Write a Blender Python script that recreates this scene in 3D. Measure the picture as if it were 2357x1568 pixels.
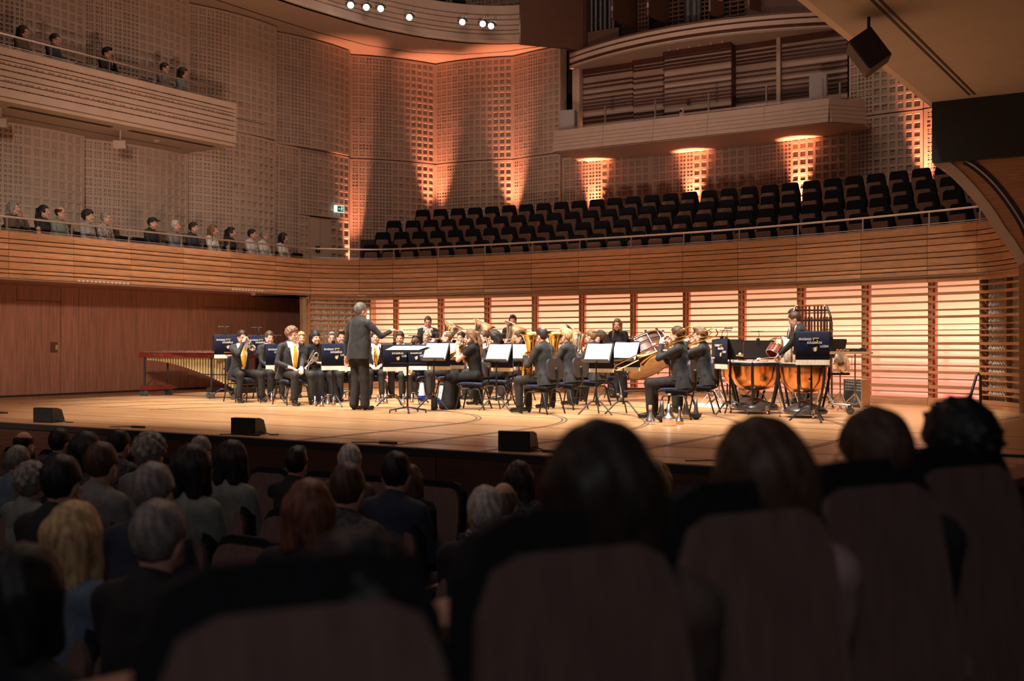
import bpy, math, random
import numpy as np
from mathutils import Matrix, Vector
random.seed(7); rng = np.random.default_rng(7)
for _o in list(bpy.data.objects): bpy.data.objects.remove(_o)
SC = bpy.context.scene
COL = SC.collection
R = math.radians
# ------------------------------------------------------------------ camera
# hall frame: x along the stage front, y along the hall axis towards the organ, z up, z = 0 on the stage floor
F_PX, CAM_H, HOR = 2600.0, 1.10, 791.0
YAW = math.asin(0.534); CS, SN = math.cos(YAW), math.sin(YAW)
_cd = bpy.data.cameras.new('camera'); CAM = bpy.data.objects.new('camera', _cd); COL.objects.link(CAM)
CAM.location = (0, 0, CAM_H); CAM.rotation_euler = (R(90), 0, YAW)
_cd.sensor_width = 36; _cd.lens = 36 * F_PX / 2357; _cd.shift_y = (HOR - 784) / 2357
_cd.clip_start = .05; _cd.clip_end = 200
_cd.dof.use_dof = True; _cd.dof.focus_distance = 19.0; _cd.dof.aperture_fstop = 2.0
SC.camera = CAM
# ------------------------------------------------------------------ colour management, world, lights
SC.cycles.adaptive_threshold = .05; SC.cycles.max_bounces = 5; SC.cycles.diffuse_bounces = 3; SC.cycles.glossy_bounces = 3; SC.cycles.transmission_bounces = 2; SC.cycles.caustics_reflective = False; SC.cycles.caustics_refractive = False
SC.view_settings.view_transform = 'Standard'; SC.view_settings.look = 'None'
SC.view_settings.exposure = 0.15; SC.view_settings.gamma = 1.0; SC.view_settings.use_curve_mapping = False
W = bpy.data.worlds.new('world'); SC.world = W; W.use_nodes = True
W.node_tree.nodes['Background'].inputs[0].default_value = (.62, .60, .66, 1)
W.node_tree.nodes['Background'].inputs[1].default_value = .012

def light(name, kind, loc, energy, col, target=None, **kw):
    d = bpy.data.lights.new(name, kind); d.energy = energy; d.color = col
    for k, v in kw.items(): setattr(d, k, v)
    o = bpy.data.objects.new(name, d); COL.objects.link(o); o.location = loc
    if target is not None:
        o.rotation_euler = (Vector(target) - Vector(loc)).to_track_quat('-Z', 'Y').to_euler()
    return o
# stage spotlights hung high over the platform
for _i, (_x, _y, _tx, _ty) in enumerate(((-16, 9.5, -15.8, 17.5), (-14, 7.5, -13.5, 15), (-10, 7.5, -10, 15), (-6, 9, -6.2, 17),
                                         (-16, 17, -15, 18), (-11, 17, -11, 17.5), (-6.5, 17, -7, 17.5))):
    light('stage_spot', 'SPOT', (_x, _y, 12.5), 9200 if _i < 4 else 6400, (1, .88, .76), (_tx, _ty, 0), spot_size=R(44), spot_blend=.7, shadow_soft_size=.35)
# added soft fills without fixtures: one over the stage, one behind the audience
light('house_fill', 'AREA', (-12, 17.5, 16), 700, (1, .66, .50), (-12, 17.5, 0), shape='RECTANGLE', size=15, size_y=9, spread=R(150))
light('house_fill', 'AREA', (-9, -2, 9), 130, (1, .72, .62), (-9, 6, 0), shape='RECTANGLE', size=12, size_y=6)

light('left_wall_fill', 'SPOT', (-5.2, 2.0, 4.7), 6200, (1, .78, .62), (-20.6, 15.6, .9), spot_size=R(34), spot_blend=.9, shadow_soft_size=.3)  # added fill from the hall side, brightens the left stage wall
# unseen spots added at the platform's front edge to brighten the plaster walls
light('wall_fill', 'SPOT', (-7.2, 9.75, .28), 2100, (1, .62, .50), (-21.8, 20.5, 9.0), spot_size=R(44), spot_blend=1.0, shadow_soft_size=.5)
light('wall_fill', 'SPOT', (-7.3, 9.75, .28), 2900, (1, .60, .48), (-14.5, 28, 10.2), spot_size=R(44), spot_blend=1.0, shadow_soft_size=.5)
light('seat_back_fill', 'AREA', (1.2, -2.6, 4.85), 60, (.95, .92, 1), (-.6, 2.6, .2), shape='RECTANGLE', size=1.2, size_y=1.2)  # added fill behind the camera, lifts the foreground seat backs

def PZ(px, Z):
    X = (px - 1178.5) / F_PX * Z
    return (X * CS - Z * SN, X * SN + Z * CS)
def at_floor(px, py, z=0.0):
    Z = F_PX * (CAM_H - z) / (py - HOR)
    return PZ(px, Z)
def on_s(px, s):
    xr = (px - 1178.5) / F_PX; Z = s / (xr * CS - SN); return Z * (xr * SN + CS)
def on_t(px, t):
    xr = (px - 1178.5) / F_PX; Z = t / (xr * SN + CS); return Z * (xr * CS - SN)
def depth(s, t): return -s * SN + t * CS
def face(phi): return YAW - R(phi)      # heading seen from the camera's side of the hall: 0 away from it, 90 to the right, 180 towards it
# ------------------------------------------------------------------ materials
MATS = {}
def _nt(name):
    m = bpy.data.materials.new(name); m.use_nodes = True
    nt = m.node_tree; b = nt.nodes['Principled BSDF']; MATS[name] = m
    return m, nt, b
def mat(name, col, rough=.5, metal=0.0, var=.06, scale=8.0, stretch=(1, 1, 1), bump=0.0, spec=.5, rnd=0.0, sheen=0.0):
    m, nt, b = _nt(name); N, L = nt.nodes, nt.links
    b.inputs['Roughness'].default_value = rough; b.inputs['Metallic'].default_value = metal
    b.inputs['Specular IOR Level'].default_value = spec
    if sheen: b.inputs['Sheen Weight'].default_value = sheen
    tc = N.new('ShaderNodeTexCoord'); mp = N.new('ShaderNodeMapping'); mp.inputs['Scale'].default_value = stretch
    nz = N.new('ShaderNodeTexNoise'); nz.inputs['Scale'].default_value = scale; nz.inputs['Detail'].default_value = 4
    L.new(tc.outputs['Object'], mp.inputs[0]); L.new(mp.outputs[0], nz.inputs['Vector'])
    rp = N.new('ShaderNodeValToRGB')
    lo = [max(0, c * (1 - var * 2)) for c in col]; hi = [min(1, c * (1 + var * 2)) for c in col]
    rp.color_ramp.elements[0].position = .3; rp.color_ramp.elements[1].position = .7
    rp.color_ramp.elements[0].color = (*lo, 1); rp.color_ramp.elements[1].color = (*hi, 1)
    L.new(nz.outputs['Fac'], rp.inputs[0]); out = rp.outputs[0]
    if rnd:
        oi = N.new('ShaderNodeObjectInfo'); mr = N.new('ShaderNodeMapRange')
        mr.inputs['To Min'].default_value = 1 - rnd; mr.inputs['To Max'].default_value = 1 + rnd
        L.new(oi.outputs['Random'], mr.inputs['Value'])
        mx = N.new('ShaderNodeVectorMath'); mx.operation = 'SCALE'
        L.new(out, mx.inputs[0]); L.new(mr.outputs[0], mx.inputs['Scale']); out = mx.outputs[0]
    L.new(out, b.inputs['Base Color'])
    if bump:
        bp = N.new('ShaderNodeBump'); bp.inputs['Strength'].default_value = bump; bp.inputs['Distance'].default_value = .01
        L.new(nz.outputs['Fac'], bp.inputs['Height']); L.new(bp.outputs[0], b.inputs['Normal'])
    return m
def glow(name, col, strength):
    m, nt, b = _nt(name)
    b.inputs['Base Color'].default_value = (*col, 1)
    b.inputs['Emission Color'].default_value = (*col, 1); b.inputs['Emission Strength'].default_value = strength
    return m
M = MATS
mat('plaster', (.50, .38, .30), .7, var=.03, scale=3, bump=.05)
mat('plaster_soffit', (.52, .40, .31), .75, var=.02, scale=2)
mat('plaster_soffit_shaded', (.36, .28, .23), .75, var=.02, scale=2)  # cream soffit plaster again, with the right side's shade put into its colour
mat('plaster_band', (.50, .385, .31), .6, var=.03, scale=3)
mat('wood_honey', (.40, .195, .095), .34, var=.13, scale=3, stretch=(1.2, 1.2, 26), rnd=.16, spec=.35)
mat('wood_slat', (.38, .18, .085), .4, var=.12, scale=3, stretch=(1.2, 1.2, 30), rnd=.10)
mat('wood_red', (.30, .135, .092), .36, var=.12, scale=2.2, stretch=(11, 11, .7), rnd=.05, spec=.4)
mat('wood_dark', (.085, .036, .022), .45, var=.12, scale=3, stretch=(1, 1, 16), rnd=.08)
mat('wood_seat', (.23, .125, .085), .42, var=.10, scale=4, stretch=(14, 14, 1), rnd=.08)
mat('wood_case', (.10, .046, .028), .5, var=.10, scale=3, stretch=(1, 1, 22), rnd=.05)
mat('wood_pale', (.50, .30, .15), .4, var=.10, scale=5, stretch=(1, 12, 1))
mat('slat_brown', (.085, .030, .018), .5, var=.1, scale=4)
mat('backing_panel', (.86, .78, .70), .6, var=.01)
mat('gap_dark', (.02, .014, .012), .8)
mat('post_red', (.45, .17, .10), .5)
mat('metal_rail', (.55, .47, .42), .32, .85, var=.02)
mat('seat_fabric', (.008, .009, .012), .85, var=.15, scale=60, spec=.2)
mat('black_gloss', (.012, .012, .013), .32, var=.1)
mat('black_matte', (.012, .012, .013), .6, var=.1)
mat('black_metal', (.015, .015, .016), .35, .2, var=.1)
mat('blue_cushion', (.008, .014, .045), .8, var=.1, scale=50)
mat('chair_shell', (.040, .030, .027), .5, var=.05)
mat('velvet', (.005, .008, .028), .85, var=.2, scale=6, sheen=.03, spec=.2)
mat('fringe', (.82, .74, .62), .8, var=.12, scale=120, stretch=(1, 1, .1))
mat('paper', (.92, .90, .87), .6, var=.01)
mat('ink', (.42, .36, .33), .8)
mat('print_white', (.85, .85, .85), .6)
mat('print_gold', (.72, .46, .06), .5)
mat('brass', (.86, .52, .16), .16, 1.0, var=.03)
mat('silver', (.92, .90, .88), .2, 1.0, var=.02)
mat('chrome', (.80, .80, .82), .12, 1.0, var=.02)
mat('aluminium', (.80, .79, .78), .3, 1.0, var=.03)
mat('copper', (.80, .36, .14), .22, 1.0, var=.06, scale=30, bump=.04)
mat('grey_metal', (.14, .14, .145), .35, .7, var=.1)
mat('drum_shell', (.15, .075, .055), .35, var=.12, scale=4, stretch=(1, 1, 10))
mat('drum_head', (.52, .36, .21), .55, var=.12, scale=9)
mat('drum_white', (.75, .70, .64), .5, var=.04)
mat('drum_red', (.27, .05, .03), .3, var=.15, scale=6)
mat('marimba_red', (.13, .016, .012), .25, var=.15, scale=5)
mat('tube_gold', (.52, .40, .20), .35, .55, var=.06)
mat('chime_brown', (.20, .075, .04), .28, .6, var=.05)
mat('cymbal', (.80, .72, .56), .25, .9, var=.10, scale=40)
mat('mute_blue', (.01, .05, .42), .25, .4, var=.1)
mat('mute_white', (.85, .83, .80), .5)
mat('felt_red', (.45, .02, .04), .9)
mat('cork', (.42, .26, .15), .9)
mat('box_tan', (.52, .31, .17), .8, var=.04)
mat('box_black', (.035, .037, .037), .7, var=.05)
mat('box_print', (.22, .21, .20), .7)
mat('curtain', (.82, .74, .64), .9, var=.08, scale=12)
mat('curtain_cream', (.62, .44, .28), .9, var=.06, scale=5)
mat('cabinet_grey', (.34, .32, .32), .6, var=.02)
mat('rubber', (.05, .05, .052), .6)
mat('suit', (.017, .0165, .0175), .72, var=.2, scale=16, spec=.35, sheen=.08, bump=.9, stretch=(1, 1, .6))
mat('trousers', (.020, .018, .0175), .75, var=.2, scale=16, spec=.3, bump=.9, stretch=(1, 1, .5))
mat('dress', (.012, .0115, .0125), .8, var=.2, scale=16, spec=.25, bump=.9, stretch=(1, 1, .35))
mat('shirt', (.86, .84, .84), .7, var=.02)
mat('tie', (.95, .47, .05), .55, var=.05, scale=60)
mat('skin', (.62, .36, .27), .62, var=.07, scale=14)
mat('skin_b', (.55, .30, .215), .62, var=.07, scale=14)
mat('lips', (.44, .19, .15), .6)
mat('eye', (.03, .022, .02), .3)
mat('shoe', (.010, .010, .011), .22)
mat('shoe_white', (.8, .78, .75), .35)
for _n, _c in dict(hair_dark=(.022, .014, .010), hair_brown=(.070, .036, .020), hair_light=(.17, .095, .05), hair_blond=(.48, .31, .15),
                   hair_grey=(.21, .185, .165), hair_pepper=(.115, .10, .09), hair_white=(.44, .39, .34), hair_red=(.15, .055, .028), hair_black=(.010, .009, .009)).items():
    mat(_n, _c, .55, var=.28, scale=45, stretch=(1, 1, .35), bump=.35, spec=.35)
for _n, _c in dict(cloth_black=(.012, .012, .013), cloth_navy=(.02, .026, .05), cloth_grey=(.16, .155, .15), cloth_white=(.55, .53, .50),
                   cloth_blue=(.10, .14, .20), cloth_stripe=(.36, .33, .31), cloth_brown=(.09, .06, .045), cloth_sage=(.17, .19, .17),
                   cloth_green=(.05, .07, .05), cloth_pink=(.35, .22, .20)).items():
    mat(_n, _c, .85, var=.12, scale=16)
# printed shirt
def _pattern(name, c1, c2, scale):
    m, nt, b = _nt(name); N, L = nt.nodes, nt.links
    tc = N.new('ShaderNodeTexCoord'); v = N.new('ShaderNodeTexNoise'); v.inputs['Scale'].default_value = scale; v.inputs['Detail'].default_value = 3
    rp = N.new('ShaderNodeValToRGB'); rp.color_ramp.interpolation = 'CONSTANT'
    rp.color_ramp.elements[0].color = (*c1, 1); rp.color_ramp.elements[1].color = (*c2, 1); rp.color_ramp.elements[1].position = .5
    L.new(tc.outputs['Object'], v.inputs['Vector']); L.new(v.outputs['Fac'], rp.inputs[0]); L.new(rp.outputs[0], b.inputs['Base Color'])
    b.inputs['Roughness'].default_value = .85
_pattern('cloth_print', (.34, .30, .26), (.12, .10, .09), 26)
_pattern('cloth_plaid', (.08, .075, .075), (.025, .025, .03), 40)
def _wave(name, c1, c2, scale):
    m, nt, b = _nt(name); N, L = nt.nodes, nt.links
    tc = N.new('ShaderNodeTexCoord'); v = N.new('ShaderNodeTexWave'); v.bands_direction = 'Z'; v.inputs['Scale'].default_value = scale
    rp = N.new('ShaderNodeValToRGB'); rp.color_ramp.elements[0].position = .45; rp.color_ramp.elements[1].position = .55
    rp.color_ramp.elements[0].color = (*c1, 1); rp.color_ramp.elements[1].color = (*c2, 1)
    L.new(tc.outputs['Object'], v.inputs['Vector']); L.new(v.outputs['Fac'], rp.inputs[0]); L.new(rp.outputs[0], b.inputs['Base Color'])
    b.inputs['Roughness'].default_value = .85
_wave('cloth_stripe', (.45, .42, .39), (.10, .09, .09), 14)
# stage floor: narrow boards running across the platform
def _floor():
    m, nt, b = _nt('stage_boards'); N, L = nt.nodes, nt.links
    tc = N.new('ShaderNodeTexCoord'); br = N.new('ShaderNodeTexBrick')
    br.inputs['Scale'].default_value = 1; br.inputs['Brick Width'].default_value = 1.7; br.inputs['Row Height'].default_value = .095
    br.inputs['Mortar Size'].default_value = .0022; br.inputs['Mortar Smooth'].default_value = .3
    br.inputs['Color1'].default_value = (.46, .255, .120, 1); br.inputs['Color2'].default_value = (.56, .335, .170, 1)
    br.inputs['Mortar'].default_value = (.24, .105, .040, 1); br.offset = .37
    nz = N.new('ShaderNodeTexNoise'); nz.inputs['Scale'].default_value = 3; nz.inputs['Detail'].default_value = 5
    mp = N.new('ShaderNodeMapping'); mp.inputs['Scale'].default_value = (.7, 16, 1)
    mx = N.new('ShaderNodeMix'); mx.data_type = 'RGBA'; mx.blend_type = 'MULTIPLY'; mx.inputs['Factor'].default_value = .55
    rp = N.new('ShaderNodeValToRGB'); rp.color_ramp.elements[0].position = .25; rp.color_ramp.elements[1].position = .75
    rp.color_ramp.elements[0].color = (.62, .56, .50, 1); rp.color_ramp.elements[1].color = (1.12, 1.10, 1.06, 1)
    L.new(tc.outputs['Object'], br.inputs['Vector']); L.new(tc.outputs['Object'], mp.inputs[0]); L.new(mp.outputs[0], nz.inputs['Vector'])
    L.new(nz.outputs['Fac'], rp.inputs[0]); L.new(br.outputs['Color'], mx.inputs['A']); L.new(rp.outputs[0], mx.inputs['B'])
    L.new(mx.outputs['Result'], b.inputs['Base Color'])
    n2 = N.new('ShaderNodeTexNoise'); n2.inputs['Scale'].default_value = 1.3; n2.inputs['Detail'].default_value = 3
    mr = N.new('ShaderNodeMapRange'); mr.inputs['To Min'].default_value = .22; mr.inputs['To Max'].default_value = .42
    L.new(tc.outputs['Object'], n2.inputs['Vector']); L.new(n2.outputs['Fac'], mr.inputs['Value']); L.new(mr.outputs[0], b.inputs['Roughness'])
    b.inputs['Specular IOR Level'].default_value = .4
_floor()
glow('lamp_white', (1, .95, .88), 26)
glow('lamp_orange', (1, .42, .2), 8)
glow('sign_green', (.02, .16, .07), .5)
glow('sign_white', (.75, .95, .88), 1.0)
# ------------------------------------------------------------------ mesh helpers
class MB:
    """collects simple shapes; build() links them as one mesh object"""
    def __init__(s): s.v = []; s.f = []; s.m = []; s.mi = 0; s.sm = []
    def add(s, vs, fs, smooth=False):
        o = len(s.v); s.v += [tuple(v) for v in vs]
        for f in fs: s.f.append(tuple(i + o for i in f)); s.m.append(s.mi); s.sm.append(smooth)
        return s
    def box(s, c, d, M_=None):
        x, y, z = c; a, b, e = d[0] / 2, d[1] / 2, d[2] / 2
        vs = [Vector((x + i * a, y + j * b, z + k * e)) for k in (-1, 1) for j in (-1, 1) for i in (-1, 1)]
        if M_ is not None: vs = [M_ @ v for v in vs]
        return s.add(vs, [(0, 2, 3, 1), (4, 5, 7, 6), (0, 1, 5, 4), (2, 6, 7, 3), (0, 4, 6, 2), (1, 3, 7, 5)])
    def rbox(s, c, d, r, M_=None, n=4, axis=2):
        """box with four rounded corners in the plane across `axis`"""
        ax = [0, 1, 2]; ax.remove(axis); u, w = ax
        a, b, h = d[u] / 2, d[w] / 2, d[axis] / 2; r = min(r, a * .98, b * .98); P = []
        for cx, cy, st in ((a - r, b - r, 0), (-a + r, b - r, 90), (-a + r, -b + r, 180), (a - r, -b + r, 270)):
            for k in range(n + 1):
                t = R(st + 90 * k / n); P.append((cx + r * math.cos(t), cy + r * math.sin(t)))
        vs = []
        for k in (-1, 1):
            for p in P:
                q = [0, 0, 0]; q[u] = p[0] + c[u]; q[w] = p[1] + c[w]; q[axis] = c[axis] + k * h; vs.append(Vector(q))
        if M_ is not None: vs = [M_ @ v for v in vs]
        L = len(P); fs = [tuple(range(L - 1, -1, -1)), tuple(range(L, 2 * L))]
        fs += [(i, (i + 1) % L, L + (i + 1) % L, L + i) for i in range(L)]
        return s.add(vs, fs)
    def cyl(s, p0, p1, r0, r1=None, n=10, caps=True, smooth=True):
        r1 = r0 if r1 is None else r1; p0, p1 = Vector(p0), Vector(p1); d = (p1 - p0).normalized()
        a = d.orthogonal().normalized(); b = d.cross(a); vs = []
        for p, r in ((p0, r0), (p1, r1)):
            for i in range(n):
                t = 2 * math.pi * i / n; vs.append(p + (a * math.cos(t) + b * math.sin(t)) * r)
        s.add(vs, [(i, (i + 1) % n, n + (i + 1) % n, n + i) for i in range(n)], smooth)
        if caps: s.add(vs[:n], [tuple(range(n - 1, -1, -1))]); s.add(vs[n:], [tuple(range(n))])
        return s
    def tube(s, pts, r, n=8, closed=False, caps=True):
        pts = [Vector(p) for p in pts]; k = len(pts); rs = r if isinstance(r, (list, tuple)) else [r] * k
        vs = []; a = None
        for i, p in enumerate(pts):
            q0 = pts[(i - 1) % k] if (closed or i > 0) else p; q1 = pts[(i + 1) % k] if (closed or i < k - 1) else p
            d = (q1 - q0).normalized()
            if a is None: a = d.orthogonal().normalized()
            a = (a - d * a.dot(d)); a = a.normalized() if a.length > 1e-6 else d.orthogonal().normalized(); b = d.cross(a)
            for j in range(n):
                t = 2 * math.pi * j / n; vs.append(p + (a * math.cos(t) + b * math.sin(t)) * rs[i])
        seg = k if closed else k - 1
        s.add(vs, [(i * n + j, i * n + (j + 1) % n, ((i + 1) % k) * n + (j + 1) % n, ((i + 1) % k) * n + j) for i in range(seg) for j in range(n)], True)
        if caps and not closed:
            s.add(vs[:n], [tuple(range(n - 1, -1, -1))]); s.add(vs[-n:], [tuple(range(n))])
        return s
    def lathe(s, prof, n=20, M_=None, smooth=True):
        """prof: (radius, height) pairs turned about z"""
        vs = []
        for r, z in prof:
            for i in range(n):
                t = 2 * math.pi * i / n; v = Vector((r * math.cos(t), r * math.sin(t), z)); vs.append(M_ @ v if M_ is not None else v)
        return s.add(vs, [(k * n + i, k * n + (i + 1) % n, (k + 1) * n + (i + 1) % n, (k + 1) * n + i) for k in range(len(prof) - 1) for i in range(n)], smooth)
    def prism(s, poly, h0, h1, M_=None):
        """polygon in x,y raised from h0 to h1"""
        L = len(poly); vs = [Vector((p[0], p[1], h)) for h in (h0, h1) for p in poly]
        if M_ is not None: vs = [M_ @ v for v in vs]
        return s.add(vs, [tuple(range(L - 1, -1, -1)), tuple(range(L, 2 * L))] + [(i, (i + 1) % L, L + (i + 1) % L, L + i) for i in range(L)])
    def loft(s, rows, closed=True, caps=True, smooth=False):
        n = len(rows[0]); vs = [Vector(p) for r_ in rows for p in r_]; fs = []
        for k in range(len(rows) - 1):
            for j in range(n if closed else n - 1): fs.append((k * n + j, k * n + (j + 1) % n, (k + 1) * n + (j + 1) % n, (k + 1) * n + j))
        s.add(vs, fs, smooth)
        if caps and closed: s.add(vs[:n], [tuple(range(n - 1, -1, -1))]); s.add(vs[-n:], [tuple(range(n))])
        return s
    def mesh(s, name, mats):
        me = bpy.data.meshes.new(name); me.from_pydata(s.v, [], s.f)
        for m in (mats if isinstance(mats, (list, tuple)) else [mats]): me.materials.append(M[m])
        me.polygons.foreach_set('material_index', s.m); me.polygons.foreach_set('use_smooth', s.sm); me.update()
        return me
    def build(s, name, mats, parent=None, loc=None):
        return link(name, s.mesh(name, mats), parent, loc)
def link(name, me, parent=None, loc=None, rotz=None):
    o = bpy.data.objects.new(name, me); COL.objects.link(o)
    if parent is not None: o.parent = parent
    if loc is not None: o.location = loc
    if rotz is not None: o.rotation_euler = (0, 0, rotz)
    return o
def np_mesh(name, v, q, mats, mi=None, smooth=False):
    me = bpy.data.meshes.new(name); v = np.asarray(v, np.float32); q = np.asarray(q, np.int32)
    me.vertices.add(len(v)); me.vertices.foreach_set('co', v.ravel()); k = q.shape[1]
    me.loops.add(q.size); me.loops.foreach_set('vertex_index', q.ravel())
    me.polygons.add(len(q)); me.polygons.foreach_set('loop_start', np.arange(0, q.size, k, dtype=np.int32))
    for m in (mats if isinstance(mats, (list, tuple)) else [mats]): me.materials.append(M[m])
    if mi is not None: me.polygons.foreach_set('material_index', np.asarray(mi, np.int32))
    me.polygons.foreach_set('use_smooth', np.full(len(q), smooth)); me.update(calc_edges=True); me.validate()
    return me
def thing(name, label, cat, loc=(0, 0, 0), rotz=0.0, group=None, mw=None):
    o = bpy.data.objects.new(name, None); COL.objects.link(o); o.empty_display_size = .1
    o.location = loc; o.rotation_euler = (0, 0, rotz)
    if mw is not None: o.matrix_world = mw
    o['label'] = label; o['category'] = cat
    if group: o['group'] = group
    return o
def tag(o, label, cat, group=None):
    o['label'] = label; o['category'] = cat
    if group: o['group'] = group
    return o
def struct(name, label=None):
    o = bpy.data.objects.new(name, None); COL.objects.link(o); o['kind'] = 'structure'
    if label: o['label'] = label
    return o
def kind_struct(o, label=None):
    o['kind'] = 'structure'
    if label: o['label'] = label
    return o
def copy_tree(o, parent=None):
    c = o.copy(); COL.objects.link(c); c.parent = parent
    for ch in list(o.children): copy_tree(ch, c)
    return c
def ordinal(n):
    w = ['first', 'second', 'third', 'fourth', 'fifth', 'sixth', 'seventh', 'eighth', 'ninth', 'tenth', 'eleventh', 'twelfth', 'thirteenth',
         'fourteenth', 'fifteenth', 'sixteenth', 'seventeenth', 'eighteenth', 'nineteenth', 'twentieth']
    if n <= 20: return w[n - 1]
    return ('twenty-' + w[n - 21]) if n < 30 else ('thirtieth' if n == 30 else 'thirty-' + w[n - 31])
def text_mesh(txt, size, name='lettering'):
    cu = bpy.data.curves.new(name, 'FONT'); cu.body = txt; cu.size = size; cu.extrude = .0012; cu.resolution_u = 2
    o = bpy.data.objects.new(name, cu); COL.objects.link(o); bpy.context.view_layer.update()
    dg = bpy.context.evaluated_depsgraph_get(); me = bpy.data.meshes.new_from_object(o.evaluated_get(dg))
    COL.objects.unlink(o); bpy.data.objects.remove(o); return me
# ================================================================== the setting
# plan of the timber gallery front round the platform (one point per railing post)
PLAN = [(-18.9, 7.0), (-18.9, 8.4), (-18.9, 9.8), (-18.9, 11.2), (-18.9, 12.6), (-18.92, 14.0), (-18.97, 15.4), (-19.0, 16.8), (-19.02, 18.2), (-19.0, 19.6), (-18.9, 20.7),
        (-18.15, 21.65), (-17.35, 21.98), (-16.1, 22.12), (-14.8, 22.2), (-13.5, 22.22), (-12.25, 22.2), (-10.95, 22.15), (-9.67, 22.05),
        (-8.38, 21.88), (-7.07, 21.6), (-5.72, 21.22), (-4.45, 20.8), (-3.55, 20.42), (-3.10, 19.98), (-2.70, 19.36)]
I_SLAT0, I_LIT0, I_LIT1, I_END = 10, 11, 23, 25       # slatted wall starts, lit bays from..to, end
_P = np.array(PLAN)
def path(u):
    n = len(_P); i = int(min(max(math.floor(u), 0), n - 2)); t = u - i
    p0, p1, p2, p3 = _P[max(i - 1, 0)], _P[i], _P[i + 1], _P[min(i + 2, n - 1)]
    return .5 * ((2 * p1) + (-p0 + p2) * t + (2 * p0 - 5 * p1 + 4 * p2 - p3) * t * t + (-p0 + 3 * p1 - 3 * p2 + p3) * t ** 3)
def nrm(u):
    a, b = path(max(u - .05, 0)), path(min(u + .05, len(_P) - 1)); d = b - a; d /= np.linalg.norm(d); return np.array((-d[1], d[0]))
def off(u, d):
    p = path(u) + nrm(u) * d; return float(p[0]), float(p[1])
def strip(mb, u0, u1, prof, n=5):
    """sweep a closed profile of (outward offset, height) along the plan"""
    rows = []
    for k in range(n + 1):
        u = u0 + (u1 - u0) * k / n; rows.append([(*off(u, d), z) for d, z in prof])
    mb.loft(rows)
    return mb
# ---- floors
fl = MB(); fl.prism([(-21.2, 9.55), (-1.2, 9.55), (-1.2, 23.6), (-21.2, 23.6)], -.06, 0); floor = kind_struct(fl.build('floor', 'stage_boards'), 'honey coloured narrow-board stage floor')
def stripe(pts, w, name, m='gap_dark', z=.002):
    mb = MB(); rows = []
    for i, p in enumerate(pts):
        a = np.array(pts[max(i - 1, 0)]); b = np.array(pts[min(i + 1, len(pts) - 1)]); d = (b - a) / (np.linalg.norm(b - a) + 1e-9); n = np.array((-d[1], d[0])) * w / 2
        p = np.array(p); rows.append([(*(p - n), z - .01), (*(p + n), z - .01), (*(p + n), z), (*(p - n), z)])
    mb.loft(rows); return mb.build(name, m, floor)
mat('track', (.085, .06, .05), .5, var=.2, scale=20)
for r_ in (3.1, 4.4, 5.6, 6.9, 8.3):
    pts = [(-12 + r_, 9.58)] + [(-12 + r_, t) for t in np.linspace(9.9, 12.2, 6)]
    pts += [(-12 + r_ * math.cos(a), 12.5 + r_ * .86 * math.sin(a)) for a in np.linspace(.05, math.pi - .05, 46) if 12.5 + r_ * .86 * math.sin(a) < 21.0]
    arcs = [pts]
    for seg in arcs:
        # split where the arc was cut at the rear wall
        cur = [seg[0]]
        for a, b in zip(seg, seg[1:]):
            if math.dist(a, b) > 1.6 and len(cur) > 4: break
            cur.append(b)
        for o_ in (-.03, .03):
            q = []
            for i, p in enumerate(cur):
                a = np.array(cur[max(i - 1, 0)]); b = np.array(cur[min(i + 1, len(cur) - 1)]); d = (b - a) / np.linalg.norm(b - a)
                q.append(tuple(np.array(p) + np.array((-d[1], d[0])) * o_))
            stripe(q, .026, 'track_groove', 'track')
for t_ in (10.05, 11.15, 12.75, 14.4):
    stripe([(-21.0, t_), (-1.2, t_)], .02, 'board_joint', 'track')
stripe([(-20.3, 14.5), (-20.3, 16.2)], .05, 'track_groove', 'track')
stripe([(-3.6, 17.9), (-2.6, 18.3), (-3.0, 16.0)], .05, 'track_groove', 'track')
# front of the platform and the stalls floor
ap = struct('wall_stage_front', 'dark timber front of the stage platform')
_xs = np.arange(-24, 1.0, 1.9)
for a in _xs:
    MB().box((a + .945, 9.50, -.54), (1.884, .08, .92)).build('panel', 'wood_dark', ap)
MB().box((-11.5, 9.52, -.035), (25, .10, .07)).build('nosing', 'gap_dark', ap)
mat('floor_dark', (.035, .022, .018), .6)
kind_struct(MB().box((-10, 4.2, -1.0), (34, 14, .1)).build('floor_stalls', 'floor_dark'))
# ---- stage rear wall: slatted timber bays, some lit from behind
wb = struct('wall_back', 'slatted timber wall behind the band with glowing orange bays')
SL = [(2.10, .030), (1.975, .050), (1.835, .035), (1.69, .032), (1.57, .045), (1.437, .016), (1.337, .018), (1.242, .035), (1.10, .050), (.984, .030),
      (.855, .048), (.71, .030), (.594, .048), (.475, .026), (.336, .058), (.235, .026)]
for i in range(I_SLAT0, I_END):
    n = 5 if i >= 22 or i < 13 else 3
    for z, h in SL:
        strip(MB(), i + .004, i + .996, [(.02, z - h / 2), (.02, z + h / 2), (.075, z + h / 2), (.075, z - h / 2)], n).build('slat', 'wood_slat', wb)
    strip(MB(), i + .003, i + .997, [(.0, 2.18), (.0, 2.30), (.08, 2.30), (.08, 2.18)], n).build('header_board', 'wood_slat', wb)
    strip(MB(), i + .003, i + .997, [(.0, .0), (.0, .07), (.08, .07), (.08, .0)], n).build('base_board', 'wood_slat', wb)
    strip(MB(), i + .003, i + .997, [(.005, .075), (.005, .145), (.08, .145), (.08, .075)], n).build('base_board', 'wood_slat', wb)
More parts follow.
